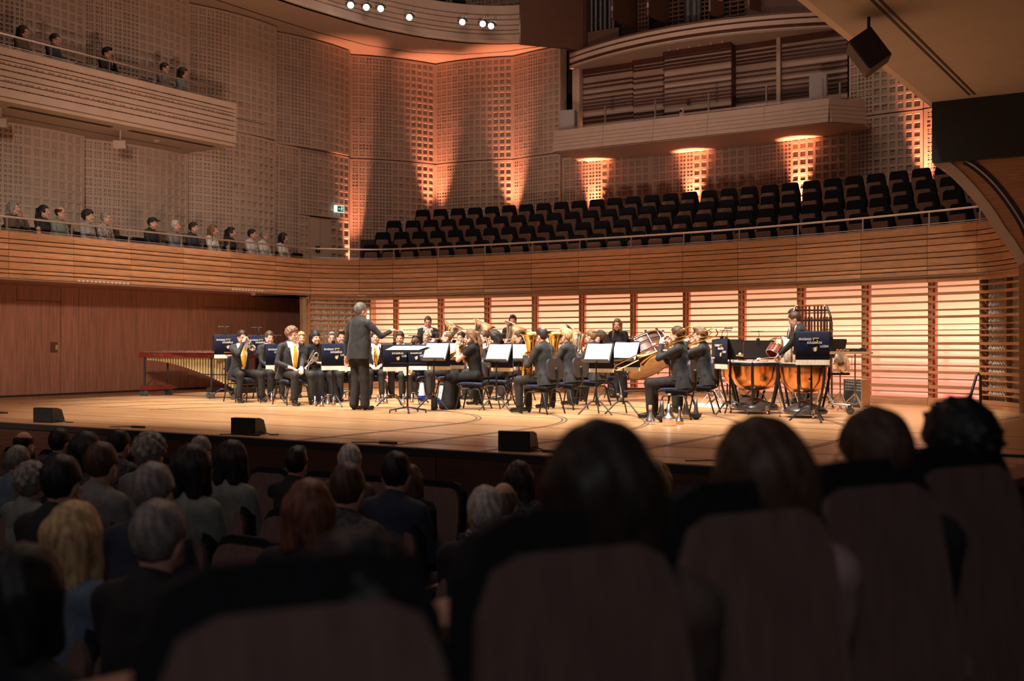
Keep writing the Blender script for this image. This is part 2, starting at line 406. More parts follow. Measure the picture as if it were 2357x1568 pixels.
for i in range(I_SLAT0, I_END):
    for d_, mname, nm in ((-.019, 'wood_slat', 'post'), (.019, 'wood_slat', 'post')):
        du = d_ / 1.3
        strip(MB(), i + du - .0125, i + du + .0125, [(.06, .14), (.06, 2.19), (.14, 2.19), (.14, .14)], 1).build(nm, mname, wb)
    if I_LIT0 < i <= I_LIT1: strip(MB(), i + .014, i + .044, [(.145, .14), (.145, 2.19), (.24, 2.19), (.24, .14)], 1).build('rear_post', 'post_red', wb)
# backing screen, its lights and the pleated curtains in the unlit end bays
for i in range(I_LIT0, I_LIT1):
    strip(MB(), i, i + 1, [(.80, .0), (.80, 2.4), (.84, 2.4), (.84, .0)], 3).build('backing_panel', 'backing_panel', wb)
    um = i + .5; a = off(um, .13); b = off(um, .8)
    ang = math.atan2(b[1] - a[1], b[0] - a[0])
    light('bay_light', 'AREA', (*a, 1.42), 11.0, (1, .55, .345), (*b, 1.40), shape='RECTANGLE', size=.86 * math.dist(off(i, .13), off(i + 1, .13)), size_y=1.0)
    light('bay_light_low', 'AREA', (*off(um, .30), .05), 5.0, (1, .2, .19), (*off(um, .75), .35), shape='RECTANGLE', size=.86 * math.dist(off(i, .3), off(i + 1, .3)), size_y=.12)
strip(MB(), I_LIT0 - 1, I_END, [(.0, 2.30), (.0, 2.36), (.9, 2.36), (.9, 2.30)], 40).build('bay_top', 'wood_slat', wb)
for i0, i1 in ((I_SLAT0, I_LIT0 + .25), (I_LIT1 + .03, I_END)):
    rows = []; n = int((i1 - i0) * 46); v = []
    mb = MB(); lo = []; hi = []
    for k in range(n + 1):
        u = i0 + (i1 - i0) * k / n; w = .20 + .035 * math.sin(k * 2.1) + .02 * math.sin(k * 1.13)
        rows.append([(*off(u, w), 0.02), (*off(u, w), 2.35), (*off(u, w + .01), 2.35), (*off(u, w + .01), .02)])
    mb.loft(rows); mb.build('pleated_curtain', 'curtain', wb)
for u_ in (I_LIT0 + .27, I_LIT1 + .012): strip(MB(), u_, u_ + .02, [(.08, .0), (.08, 2.34), (.84, 2.34), (.84, .0)], 1).build('bay_baffle', 'wood_slat', wb)  # partitions added to keep the bay light from leaking onto the curtains
# cream curtain gathered at the corner of the platform
_c = MB(); rows = []
for k in range(15):
    z = 2.26 * (1 - k / 14.0); row = []
    for j in range(26):
        t = 2 * math.pi * j / 26; rr = 1 + .16 * math.sin(7 * t + .4 * math.sin(k * .5))
        row.append((-19.35 + .17 * rr * math.cos(t), 21.05 + (.13 - .02 * math.sin(k * .4)) * rr * math.sin(t), z))
    rows.append(row)
_c.loft(rows, smooth=True)
tag(_c.build('corner_curtain', 'curtain_cream'), 'tall cream curtain gathered beside the slatted wall at the stage corner', 'curtain')
# ---- left timber wall of the platform, recessed under the gallery
wl = struct('wall_left', 'red-brown timber side wall of the stage')
seams = [5.6, 7.0, 8.4, 9.8, on_s(-120, -21), on_s(39, -21), on_s(141, -21), on_s(182, -21), on_s(314, -21), on_s(433, -21), on_s(470, -21), on_s(542, -21), on_s(609, -21), on_s(648, -21), 23.4]
seams = sorted(seams)
for a, b in zip(seams, seams[1:]):
    door = any(abs(a - on_s(p, -21)) < .01 for p in (39, 470, 542))
    if door:
        o = MB().box((-21.05, (a + b) / 2, 1.0), (.06, b - a - .014, 2.0 - .02)).build('door_leaf', 'wood_red', wl)
        MB().box((-21.045, (a + b) / 2, 2.15), (.07, b - a - .008, .30)).build('panel', 'wood_red', wl)
        if abs(a - on_s(39, -21)) < .01:
            MB().box((-21.012, b - .17, 1.02), (.02, .16, .22)).build('door_handle', 'wood_dark', o)
            MB().box((-20.998, b - .12, 1.02), (.02, .05, .10)).build('lock', 'metal_rail', o)
    else:
        MB().box((-21.045, (a + b) / 2, 1.17), (.07, b - a - .008, 2.26)).build('panel', 'wood_red', wl)
MB().box((-21.12, 14.6, 1.17), (.06, 17.8, 2.34)).build('backing', 'gap_dark', wl)
MB().box((-21.03, 14.6, .02), (.03, 17.6, .04)).build('baseboard', 'gap_dark', wl)
kind_struct(MB().box((-20.03, 13.7, 2.335), (2.0, 14.2, .07)).build('ceiling_left_soffit', 'wood_red'))
# ---- timber gallery front (parapet)
pf = struct('wall_gallery_front', 'curved honey timber gallery front of horizontal boards')
ZS = [3.17, 3.027, 2.946, 2.827, 2.703, 2.608, 2.467, 2.392, 2.293]
for i in range(2, I_END):
    n = 6 if 8 <= i <= 13 or i >= 22 else 3
    for a, b in zip(ZS, ZS[1:]):
        h = a - b; g = .006
        prof = [(.06, b + g), (-.012, b + g), (-.019, b + g + .010), (-.020, b + h * .42), (-.012, a - g - .006), (-.004, a - g), (.06, a - g)]
        strip(MB(), i + .004, i + .996, prof, n).build('board', 'wood_honey', pf)
strip(MB(), 2, I_END, [(.05, 2.29), (.05, 3.17), (.12, 3.17), (.12, 2.29)], 90).build('core', 'gap_dark', pf)
strip(MB(), 2, I_END, [(-.045, 2.276), (-.045, 2.292), (.1, 2.292), (.1, 2.276)], 90).build('metal_strip', 'metal_rail', pf)
# white ventilation tabs under the left gallery
for t0 in (on_s(178, -18.95), on_s(540, -18.95)):
    for k in range(13 if t0 < 16 else 10):
        MB().box((off((t0 + k * .10 - 7.0) / 1.4, -.024)[0], t0 + k * .10, 2.325), (.014, .05, .042)).build('vent_tab', 'plaster_band', pf)
# ---- railings
def railing(u0, u1, name, label, zb=3.17, zr=3.433, pathf=off, d=.05):
    r_ = thing(name, label, 'railing')
    n = int((u1 - u0) * 5) + 2; us = [u0 + (u1 - u0) * k / n for k in range(n + 1)]
    MB().tube([(*pathf(u, d), zr) for u in us], .021, 8).build('handrail', 'metal_rail', r_)
    MB().tube([(*pathf(u, d), zb + .045) for u in us], .008, 6).build('lower_rail', 'metal_rail', r_)
    MB().tube([(*pathf(u, d), zb + .012) for u in us], .008, 6).build('lower_rail', 'metal_rail', r_)
    k = math.ceil(u0 - 1e-6)
    while k <= u1 + 1e-6:
        p = pathf(k, d); MB().box((p[0], p[1], (zb + zr) / 2), (.026, .026, zr - zb), None).build('post', 'metal_rail', r_); k += 1
    return r_
railing(2, I_SLAT0 + .999, 'gallery_railing', 'slim metal railing on the timber gallery front before the seated left-hand audience')
railing(I_SLAT0 + 1, I_LIT1 + .6, 'gallery_railing', 'slim metal railing along the gallery front below the empty choir seats')
# ---- gallery floors (stepped)
gf = struct('floor_gallery', 'dark stepped floor of the choir gallery')
for k in range(4):
    strip(MB(), 11.0, I_END - .6, [(.12 + (0 if k == 0 else .45 + 1.0 * k), 2.55), (.12 + (0 if k == 0 else .45 + 1.0 * k), 2.77 + .41 * k), (1.58 + 1.0 * k if k < 3 else 8, 2.77 + .41 * k), (1.58 + 1.0 * k if k < 3 else 8, 2.55)], 40).build('step', 'floor_dark', gf)
MB().prism([(-19.2, 5), (-19.2, 20.9), (-17.8, 22.5), (-17.6, 28.6), (-22.6, 28.6), (-22.6, 5)], 2.40, 2.55).build('walkway', 'floor_dark', gf)
# ---- perforated plaster walls
def _q(a0, a1, b0, b1, w): return [(a0, b0, w), (a1, b0, w), (a1, b1, w), (a0, b1, w)]
def _well(a0, a1, b0, b1, w0, w1, a0i=None, inset=0.0):
    i = inset; c0, c1, d0, d1 = a0 + i, a1 - i, b0 + i, b1 - i
    return [[(a0, b0, w0), (a1, b0, w0), (c1, d0, w1), (c0, d0, w1)], [(a1, b0, w0), (a1, b1, w0), (c1, d1, w1), (c1, d0, w1)],
            [(a1, b1, w0), (a0, b1, w0), (c0, d1, w1), (c1, d1, w1)], [(a0, b1, w0), (a0, b0, w0), (c0, d0, w1), (c0, d1, w1)]]
def _frame(a0, a1, b0, b1, w):
    return [_q(0, 1, 0, b0, w), _q(0, 1, b1, 1, w), _q(0, a0, b0, b1, w), _q(a1, 1, b0, b1, w)]
def _bars(a0, a1, b0, b1, n, bw, w, wd):
    out = []
    for k in range(1, n):
        c = a0 + (a1 - a0) * k / n; x0, x1 = c - bw / 2, c + bw / 2
        out += [_q(x0, x1, b0, b1, w), [(x0, b1, wd), (x0, b0, wd), (x0, b0, w), (x0, b1, w)], [(x1, b0, wd), (x1, b1, wd), (x1, b1, w), (x1, b0, w)]]
        c = b0 + (b1 - b0) * k / n; y0, y1 = c - bw / 2, c + bw / 2
        out += [_q(a0, a1, y0, y1, w + 1e-4), [(a0, y0, wd), (a1, y0, wd), (a1, y0, w), (a0, y0, w)], [(a1, y1, wd), (a0, y1, wd), (a0, y1, w), (a1, y1, w)]]
    return out
def cell(kind):
    D = .032
    if kind == 'A':
        a0, a1 = .16, .84; q = _frame(a0, a1, a0, a1, 0) + _well(a0, a1, a0, a1, 0, -D) + [_q(a0, a1, a0, a1, -D)] + _bars(a0, a1, a0, a1, 3, .14, -.003, -D)
    elif kind == 'B':
        q = _frame(.12, .88, .12, .88, 0) + _well(.12, .88, .12, .88, 0, -D) + [_q(.12, .88, .12, .88, -D)] + _bars(.12, .88, .12, .88, 2, .16, -.002, -D)
        q += _bars(.12, .88, .12, .88, 4, .05, -.018, -D)
    elif kind == 'C':
        q = _frame(.17, .83, .17, .83, 0) + _well(.17, .83, .17, .83, 0, -.014, inset=.03) + _well(.20, .80, .20, .80, -.014, -D - .004) + [_q(.20, .80, .20, .80, -D - .004)] + _bars(.20, .80, .20, .80, 5, .065, -.016, -D - .004)
    else:
        q = _frame(.14, .86, .14, .86, 0) + _well(.14, .86, .14, .86, 0, -.026, inset=.05) + [x for x in _frame2(.19, .81, .24, .76, -.026)] + _well(.24, .76, .24, .76, -.026, -.045) + [_q(.24, .76, .24, .76, -.045)] + _bars(.24, .76, .24, .76, 3, .08, -.028, -.045)
    return np.array(q, np.float32)
def _frame2(o0, o1, i0, i1, w): return [_q(o0, o1, o0, i0, w), _q(o0, o1, i1, o1, w), _q(o0, i0, i0, i1, w), _q(i1, o1, i0, i1, w)]
CELLS = {k: cell(k) for k in 'ABCD'}
def perf_panel(parent, p0, p1, bulge, z0, z1, ncol=13, nrow=15, pattern='AAABBBCCCCDDD', back=.35):
    p0 = np.array(p0, float); p1 = np.array(p1, float); d = p1 - p0; Lh = np.linalg.norm(d); d /= Lh; n = np.array((d[1], -d[0]))   # towards the hall
    quads = []
    for c in range(ncol):
        for r_ in range(nrow):
            k = pattern[int(c * len(pattern) / ncol)]
            if rng.random() < .13: k = {'A': 'B', 'B': 'A', 'C': 'D', 'D': 'C'}[k]
            t = CELLS[k].copy(); t[..., 0] = (t[..., 0] + c) / ncol; t[..., 1] = (t[..., 1] + r_) / nrow; quads.append(t)
    Q = np.concatenate(quads).reshape(-1, 3)
    mu = .02; u = mu + Q[:, 0] * (1 - 2 * mu); v = .012 + Q[:, 1] * .976; w = Q[:, 2]
    def pos(u, v, w):
        b = bulge * 4 * u * (1 - u) + w; s_ = bulge * 4 * (1 - 2 * u) / Lh
        x = p0[0] + d[0] * Lh * u + n[0] * b - d[0] * w * s_; y = p0[1] + d[1] * Lh * u + n[1] * b - d[1] * w * s_
        return np.stack([x, y, z0 + v * (z1 - z0)], -1)
    V = pos(u, v, w)
    # margins and returns
    ex = []
    for a0, a1, b0, b1 in ((0, mu, 0, 1), (1 - mu, 1, 0, 1)): ex += [_q(a0, a1, b0, b1, 0)]
    for k in range(ncol):
        a0, a1 = mu + (1 - 2 * mu) * k / ncol, mu + (1 - 2 * mu) * (k + 1) / ncol
        ex += [_q(a0, a1, 0, .012, 0), _q(a0, a1, .988, 1, 0), [(a0, 1, 0), (a1, 1, 0), (a1, 1, -back), (a0, 1, -back)], [(a1, 0, 0), (a0, 0, 0), (a0, 0, -back), (a1, 0, -back)]]
    ex += [[(0, 0, -back), (0, 0, 0), (0, 1, 0), (0, 1, -back)], [(1, 0, 0), (1, 0, -back), (1, 1, -back), (1, 1, 0)]]
    E = np.array(ex, np.float32).reshape(-1, 3); VE = pos(E[:, 0], E[:, 1], E[:, 2])
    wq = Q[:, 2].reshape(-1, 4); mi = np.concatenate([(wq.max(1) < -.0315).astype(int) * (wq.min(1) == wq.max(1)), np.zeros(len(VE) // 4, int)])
    V = np.concatenate([V, VE]); q = np.arange(len(V)).reshape(-1, 4)
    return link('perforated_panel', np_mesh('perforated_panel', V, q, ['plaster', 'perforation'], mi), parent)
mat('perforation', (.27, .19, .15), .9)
ZT, ZC = 6.6, 9.66
wgl = struct('wall_gallery_left', 'perforated cream plaster wall behind the left gallery')
wgb = struct('wall_gallery_back', 'perforated cream plaster wall behind the choir seats')
TJ = [7.4, 10.4, 13.4, 16.4, 19.4, 22.45, 25.5]
for k, (a, b) in enumerate(zip(TJ, TJ[1:])):
    z_lo_top = 5.78 if b <= 19.5 else ZT - .03
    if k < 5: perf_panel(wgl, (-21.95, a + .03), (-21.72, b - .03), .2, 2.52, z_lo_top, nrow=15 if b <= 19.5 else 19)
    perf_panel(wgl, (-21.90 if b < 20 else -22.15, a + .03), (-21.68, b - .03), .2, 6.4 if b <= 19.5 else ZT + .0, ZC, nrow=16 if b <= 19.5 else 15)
# the bay with the double door
pD0, pD1 = np.array((-21.95, 22.48)), np.array((-21.72, 25.47))
def _lerp(t): return pD0 + (pD1 - pD0) * t
perf_panel(wgl, _lerp(0), _lerp(.34), .03, 2.52, ZT - .03, 4, 19, 'AAAB'); perf_panel(wgl, _lerp(.34), _lerp(1), .05, 4.72, ZT - .03, 9, 9, 'BBBCCCDDD')
perf_panel(wgl, _lerp(.34), _lerp(.47), .01, 2.52, 4.70, 2, 9, 'CC'); perf_panel(wgl, _lerp(.74), _lerp(1), .01, 2.52, 4.70, 3, 9, 'DDD')
dr = struct('door_1', 'plain double door in the perforated wall')
for t0, t1 in ((.475, .604), (.609, .738)):
    a, b = _lerp(t0), _lerp(t1); dd = (b - a) / np.linalg.norm(b - a); n_ = np.array((dd[1], -dd[0]))
    P4 = [tuple(a), tuple(b), tuple(b - n_ * .05), tuple(a - n_ * .05)]
    lf = MB().prism(P4[::-1], 2.56, 4.68).build('door_leaf', 'plaster_band', dr)
    if t0 < .5:
        c = a + (b - a) * .76 + n_ * .012; MB().box((c[0], c[1], 3.78), (.03, .16, .17)).build('sign_plate', 'black_matte', lf)
        MB().cyl((c[0] + .012, c[1], 3.78), (c[0] + .022, c[1], 3.78), .03).build('sign_mark', 'print_white', lf)
# back wall panels (plan matches on both sides of the hall axis)
BK = [(-21.95, 25.75), (-20.5, 28.05), (-17.95, 28.5), (-16.2, 28.25)]
for a, b in zip(BK, BK[1:]):
    sm_ = abs(a[0] + 17.95) < .01
    perf_panel(wgb, a, b, .16 if not sm_ else .05, ZT + .015, ZC, nrow=15, ncol=9 if sm_ else 13, pattern='AAABBBCCD' if sm_ else 'AAABBBCCCCDDD')
    perf_panel(wgb, a, b, .16 if not sm_ else .05, 2.7, ZT - .015, nrow=19, ncol=9 if sm_ else 13, pattern='AAABBBCCD' if sm_ else 'AAABBBCCCCDDD')
for a, b in (((-16.17, 28.3), (-13.4, 28.4)), ((-13.4, 28.4), (-10.6, 28.3)), ((-10.6, 28.3), (-7.83, 27.9))):
    perf_panel(wgb, a, b, .05, 2.7, 6.45, nrow=18)
for a, b in (((-7.78, 27.75), (-6.0, 27.55)), ((-5.97, 27.5), (-3.4, 26.9)), ((-3.4, 26.8), (-1.9, 24.4))):
    perf_panel(wgb, a, b, .05, ZT + .015, ZC, ncol=9, nrow=15, pattern='ABBCCCCDD'); perf_panel(wgb, a, b, .05, 2.7, ZT - .015, ncol=9, nrow=19, pattern='ABBCCCCDD')
# dark shell behind the plaster so that no light leaks through the joints
sh = struct('wall_shell', 'dark structural shell behind the plaster walls')
mat('shell', (.03, .024, .02), .9)
for a, b in zip([(-22.5, -4), (-22.5, 25.2), (-21.2, 28.9), (-16.0, 29.2), (-7.6, 29.2), (-3, 27.9), (-.6, 24), (-.6, 19.6)], [(-22.5, 25.2), (-21.2, 28.9), (-16.0, 29.2), (-7.6, 29.2), (-3, 27.9), (-.6, 24), (-.6, 19.6)]):
    d = np.array(b) - np.array(a); n_ = np.array((-d[1], d[0])) / np.linalg.norm(d) * .1
    MB().prism([a, b, tuple(np.array(b) + n_), tuple(np.array(a) + n_)], -1, 18).build('shell_wall', 'shell', sh)
# ---- soffit and front of the top gallery ring
RING = [(-19.9, -4), (-19.9, 17.5), (-19.9, 20.9), (-19.75, 22.5), (-19.5, 24.0), (-18.95, 25.5), (-18.2, 26.6), (-17.2, 27.3), (-15.9, 27.6)]
WALLP = [(-22.5, -4), (-22.5, 25.5), (-22.3, 26.2), (-20.9, 28.7), (-15.9, 28.9)]
cg = struct('ceiling_gallery', 'cream plaster soffit below the top gallery')
MB().prism(RING + WALLP[::-1], ZC + .04, ZC + .12).build('soffit', 'plaster_soffit', cg)
def groove(pts, z, name, parent, w=.03):
    mb = MB(); rows = []
    for i, p in enumerate(pts):
        a = np.array(pts[max(i - 1, 0)]); b = np.array(pts[min(i + 1, len(pts) - 1)]); d = (b - a) / np.linalg.norm(b - a); n_ = np.array((-d[1], d[0])) * w / 2
        p = np.array(p); rows.append([(*(p - n_), z), (*(p + n_), z), (*(p + n_), z - .006), (*(p - n_), z - .006)])
    mb.loft(rows); return mb.build(name, 'gap_dark', parent)
groove([(-21.35, 10), (-21.35, 19), (-21.3, 21.5), (-21.2, 23.5), (-20.9, 25.3), (-20.3, 26.6), (-19.2, 27.6), (-18.0, 28.0), (-16.0, 28.1)], ZC + .04, 'shadow_gap', cg, .04)
def smooth_line(P, n=4):
    out = []; Q = [np.array(p, float) for p in P]
    for i in range(len(Q) - 1):
        p0, p1, p2, p3 = Q[max(i - 1, 0)], Q[i], Q[i + 1], Q[min(i + 2, len(Q) - 1)]
        for k in range(n):
            t = k / n; out.append(tuple(.5 * ((2 * p1) + (-p0 + p2) * t + (2 * p0 - 5 * p1 + 4 * p2 - p3) * t * t + (-p0 + 3 * p1 - 3 * p2 + p3) * t ** 3)))
    return out + [tuple(Q[-1])]
RS = smooth_line(RING, 5)
def sweep_line(mb, P, prof):
    rows = []
    for i, p in enumerate(P):
        a = np.array(P[max(i - 1, 0)]); b = np.array(P[min(i + 1, len(P) - 1)]); d = (b - a) / (np.linalg.norm(b - a) + 1e-9); n_ = np.array((-d[1], d[0]))
        rows.append([(*(np.array(p) + n_ * o), z) for o, z in prof])
    mb.loft(rows); return mb
tg = struct('wall_top_gallery_front', 'curved cream front of the top gallery')
zz = [9.70, 9.95, 10.06, 10.20, 10.36, 10.50, 10.78]
for a, b in zip(zz, zz[1:]):
    sweep_line(MB(), RS, [(.02, a + .008), (0, a + .02), (0, b - .02), (.012, b - .008), (.1, b - .008), (.1, a + .008)]).build('band', 'plaster_band', tg)
sweep_line(MB(), RS, [(.06, 9.7), (.06, 10.8), (.16, 10.8), (.16, 9.7)]).build('core', 'gap_dark', tg)
tgr = thing('top_gallery_railing', 'thin railing on the topmost curved gallery front above the spotlights', 'railing')
MB().tube([(p[0] - .05, p[1], 11.02) for p in RS], .016, 6).build('handrail', 'metal_rail', tgr)
for i in range(4, len(RS), 4): MB().box((RS[i][0] - .05, RS[i][1], 10.9), (.02, .02, .24)).build('post', 'metal_rail', tgr)
wtb = struct('wall_top_gallery_back', 'dim perforated wall of the top gallery')
for a, b in (((-22.2, 22.5), (-21.6, 25.6)), ((-21.6, 25.7), (-20.2, 28.3)), ((-20.2, 28.35), (-17.5, 28.75)), ((-17.5, 28.75), (-15.6, 28.75))):
    perf_panel(wtb, a, b, .05, 9.85, 14.5, ncol=11, nrow=19)
# ---- left balcony
bl = struct('wall_balcony_left', 'cream banded balcony front on the left side')
BS, BT1, BZ0 = -19.85, 19.05, 5.80
bands = [5.84, 6.02, 6.14, 6.235, 6.36, 6.47, 6.55, 6.64, 6.80]
joints = [5.5, 7.0, 8.5, 10.0, 11.4, 12.8, 14.2, 15.6, 17.0, 18.4, BT1]
for j0, j1 in zip(joints, joints[1:]):
    for a, b in zip(bands, bands[1:]):
        prof = [(BS - .08, a + .008), (BS + .012, a + .008), (BS + .022, a + .02), (BS + .022, b - .014), (BS + .008, b - .008), (BS - .08, b - .008)]
        MB().loft([[(x, t, z) for x, z in prof] for t in (j0, j1)]).build('board', 'plaster_band', bl)
for a, b in zip(bands, bands[1:]):
    MB().box((BS - 1.0, BT1 + .05, (a + b) / 2), (2.05, .1, b - a - .014)).build('end_board', 'plaster_band', bl)
MB().box((BS - .12, (5.5 + BT1) / 2, 6.32), (.1, BT1 - 5.5, .96)).build('core', 'gap_dark', bl)
# acoustic slots in the joints
for a in (6.02, 6.14, 6.36, 6.47, 6.64):
    mb = MB(); t = 8.0
    while t < BT1 - .1:
        L_ = .03 + .05 * rng.random(); mb.box((BS + .024, t, a + .022 * (1 if a in (6.14, 6.47) else -.2)), (.006, L_, .011)); t += L_ + .02 + .10 * rng.random() ** 2
    o = mb.build('acoustic_slots', 'gap_dark', bl); o['kind'] = 'stuff'
sf = MB().box((-20.95, (5.5 + BT1 + .1) / 2, BZ0), (2.2, BT1 - 5.4, .07)).build('soffit', 'plaster_soffit', bl)
for t0, t1 in ((on_s(18, -20.3), on_s(256, -20.3)), (on_s(296, -20.3), on_s(490, -20.3))):
    MB().box((-20.28, (t0 + t1) / 2, BZ0 - .037), (.13, t1 - t0, .006)).build('light_slot', 'gap_dark', sf)
groove([(-21.1, 8), (-21.1, 18.6)], BZ0 - .034, 'shadow_gap', sf, .025)
MB().box((-21.1, 12.3, 6.20), (2.2, 13.4, .1)).build('balcony_floor', 'floor_dark', bl)
def boff(u, d): return (BS - d, joints[0] + 0 * u if u < 0 else (joints[int(min(u, len(joints) - 2))] + (u - int(min(u, len(joints) - 2))) * (joints[int(min(u, len(joints) - 2)) + 1] - joints[int(min(u, len(joints) - 2))])))
railing(2, len(joints) - 1 - .02, 'balcony_railing', 'slim pale railing on the left balcony front before five dim listeners', 6.81, 7.06, boff, .05)
MB().tube([(BS + .03, BT1 + .1, 6.45), (BS + .05, BT1 + 1.0, 6.45)], .02, 8).build('bracket_rod', 'metal_rail', bl)
def loudspeaker(loc, rz, size, label, name='loudspeaker', m='cabinet_grey', tilt=20):
    t = thing(name, label, 'speaker', loc, rz); w, d, h = size; Mx = Matrix.Rotation(R(tilt), 4, 'X')
    b = MB(); b.prism([(-w / 2, -d / 2), (w / 2, -d / 2), (w / 2 * .8, d / 2), (-w / 2 * .8, d / 2)], -h / 2, h / 2, Mx); b.build('cabinet', m, t)
    MB().box((0, -d / 2 - .006, 0), (w * .92, .012, h * .92), Mx).build('grille', m, t)
    MB().cyl((0, 0, h / 2), (0, 0, h / 2 + .25), .02).build('bracket', m, t); MB().box((0, 0, h / 2 + .26), (.12, .12, .02)).build('mount', m, t)
    return t
loudspeaker((-20.45, on_s(277, -20.45), BZ0 - .32), R(40), (.26, .22, .18), 'small cream loudspeaker hung under the left balcony near its light slots', m='plaster_band')
loudspeaker((-20.45, on_s(2, -20.45), BZ0 - .32), R(40), (.26, .22, .18), 'small cream loudspeaker hung under the left balcony at the far left', m='plaster_band')
_s = thing('smoke_detector', 'small round detector on the left balcony soffit', 'detector', (-20.75, on_s(360, -20.75), BZ0 - .036)); MB().lathe([(0, -.05), (.05, -.05), (.07, -.02), (.09, 0)], 16).build('dome', 'plaster_band', _s)
_s = thing('smoke_detector', 'small round white detector under the left timber gallery', 'detector', (-19.6, on_s(582, -19.6), 2.30)); MB().lathe([(0, -.05), (.05, -.05), (.06, -.02), (.07, 0)], 16).build('dome', 'plaster_band', _s)
# ---- organ balcony
ob = struct('wall_organ_balcony', 'small cream balcony below the organ')
OB0, OB1 = on_t(1275, 26.45), on_t(1912, 26.45)
OBL = [(OB0 - .0, 27.6), (OB0, 26.5), ((OB0 + OB1) / 2, 26.42), (OB1, 26.3), (OB1 + .55, 26.9), (OB1 + .6, 27.4)]
obz = [6.28, 6.39, 6.49, 6.59, 6.69, 6.86]
segs = [(OB0, 26.5)] + [(on_t(p, 26.45), 26.45 - .0) for p in (1390, 1505, 1630, 1760)] + [(OB1, 26.36)]
for (a, b) in list(zip(segs, segs[1:])) + [((OB0, 27.9), (OB0, 26.5)), ((OB1, 26.36), (OB1 + .62, 27.1))]:
    a = np.array(a); b = np.array(b); d = (b - a) / np.linalg.norm(b - a); n_ = np.array((d[1], -d[0]))
    if a[0] == b[0]: n_ = np.array((-1.0, 0))
    for k, (z0, z1) in enumerate(zip(obz, obz[1:])):
        o_ = .03 * (len(obz) - 2 - k) * -1
        q0, q1 = a + d * .004 + n_ * (.02 + o_ * -.6), b - d * .004 + n_ * (.02 + o_ * -.6)
        MB().prism([tuple(q0), tuple(q1), tuple(q1 - n_ * .12), tuple(q0 - n_ * .12)][::1], z0 + .006, z1 - .006).build('board', 'plaster_band', ob)
MB().prism([(OB0 + .03, 26.52), (OB1, 26.4), (OB1 + .6, 27.1), (OB1 + .6, 28.2), (OB0 + .03, 28.6)], 6.27, 6.40).build('floor_slab', 'plaster_soffit', ob)
obr = thing('organ_balcony_rail', 'wire railing with pale posts on the organ balcony', 'railing')
for p in (1392, 1507, 1630, 1763, 1891): MB().box((on_t(p, 26.55), 26.58, 7.12), (.035, .035, .52)).build('post', 'metal_rail', obr)
MB().box((on_t(1933, 27.2), 27.2, 7.12), (.035, .035, .52)).build('post', 'metal_rail', obr)
for z in (6.90, 6.93): MB().tube([(OB0 + .05, 26.58, z), (OB1 - .02, 26.5, z), (OB1 + .55, 27.1, z)], .007, 6).build('wire', 'metal_rail', obr)
# rear of the organ balcony: cream boards with brown rods
wo = struct('wall_organ_niche', 'cream and brown banded wall of the organ niche')
gaps = [.12, .22, .085, .095, .11, .14, .18]
bnds = [(1335, 1457, 28.30), (1457, 1528, 28.15), (1528, 1682, 27.75), (1682, 1795, 28.15), (1795, 1950, 28.05)]
for k, (pa, pb, t) in enumerate(bnds):
    a, b = on_t(pa, t), on_t(pb, t)
    MB().box(((a + b) / 2, t + .06, 7.65), (b - a - .01, .06, 2.55)).build('cream_panel', 'plaster_band', wo)
    z = 6.45 + .04 * k; j = k
    while z < 8.88:
        MB().box(((a + b) / 2, t, z), (b - a + (.04 if k == 2 else 0), .08, .032)).build('brown_slat', 'slat_brown', wo)
        z += gaps[j % 7]; j += 1
    MB().box(((a + b) / 2, t, 8.84), (b - a, .09, .13)).build('brown_slat', 'slat_brown', wo)
for p, t in ((1685, 28.0), (1795, 28.05), (1335, 28.2)): MB().box((on_t(p, t), t, 7.6), (.10, .25, 2.6)).build('post', 'plaster_band' if p != 1685 else 'wood_dark', wo)
MB().box((on_t(1327, 28.2), 28.25, 7.66), (.26, .12, 2.5)).build('return_panel', 'plaster_band', wo)
# organ base: curved bands
og = thing('pipe_organ', 'large wooden pipe organ with swung doors above the choir gallery', 'organ')
ARC = []
for k in range(25):
    s_ = on_t(1322, 28.25) + (on_t(2010, 27.5) - on_t(1322, 28.25)) * k / 24; w_ = (s_ + 11.9) / 4.2
    ARC.append((s_, 27.02 + 1.10 * w_ * w_ - .04 * w_))
for z0, z1, o_, mn in ((8.90, 8.975, 0, 'plaster_band'), (8.975, 9.065, .05, 'slat_brown'), (9.065, 9.175, .0, 'plaster_band'), (9.175, 9.225, .05, 'slat_brown'), (9.225, 9.315, .0, 'plaster_band'), (9.315, 9.36, -.01, 'wood_case')):
    sweep_line(MB(), ARC, [(o_, z0), (o_, z1), (o_ + .25, z1), (o_ + .25, z0)]).build('base_band', mn, og)
MB().prism(ARC + [(ARC[-1][0], 28.9), (ARC[0][0], 28.9)], 8.905, 8.94).build('base_soffit', 'plaster_soffit', og)
for p in (1540, 1560, 1587, 1610, 1636, 1663):
    s_ = on_t(p, 27.55); MB().lathe([(0, 8.86), (.028, 8.86), (.04, 8.90)], 10, Matrix.Translation((s_, 27.55, 0))).build('downlight', 'plaster_band', og)
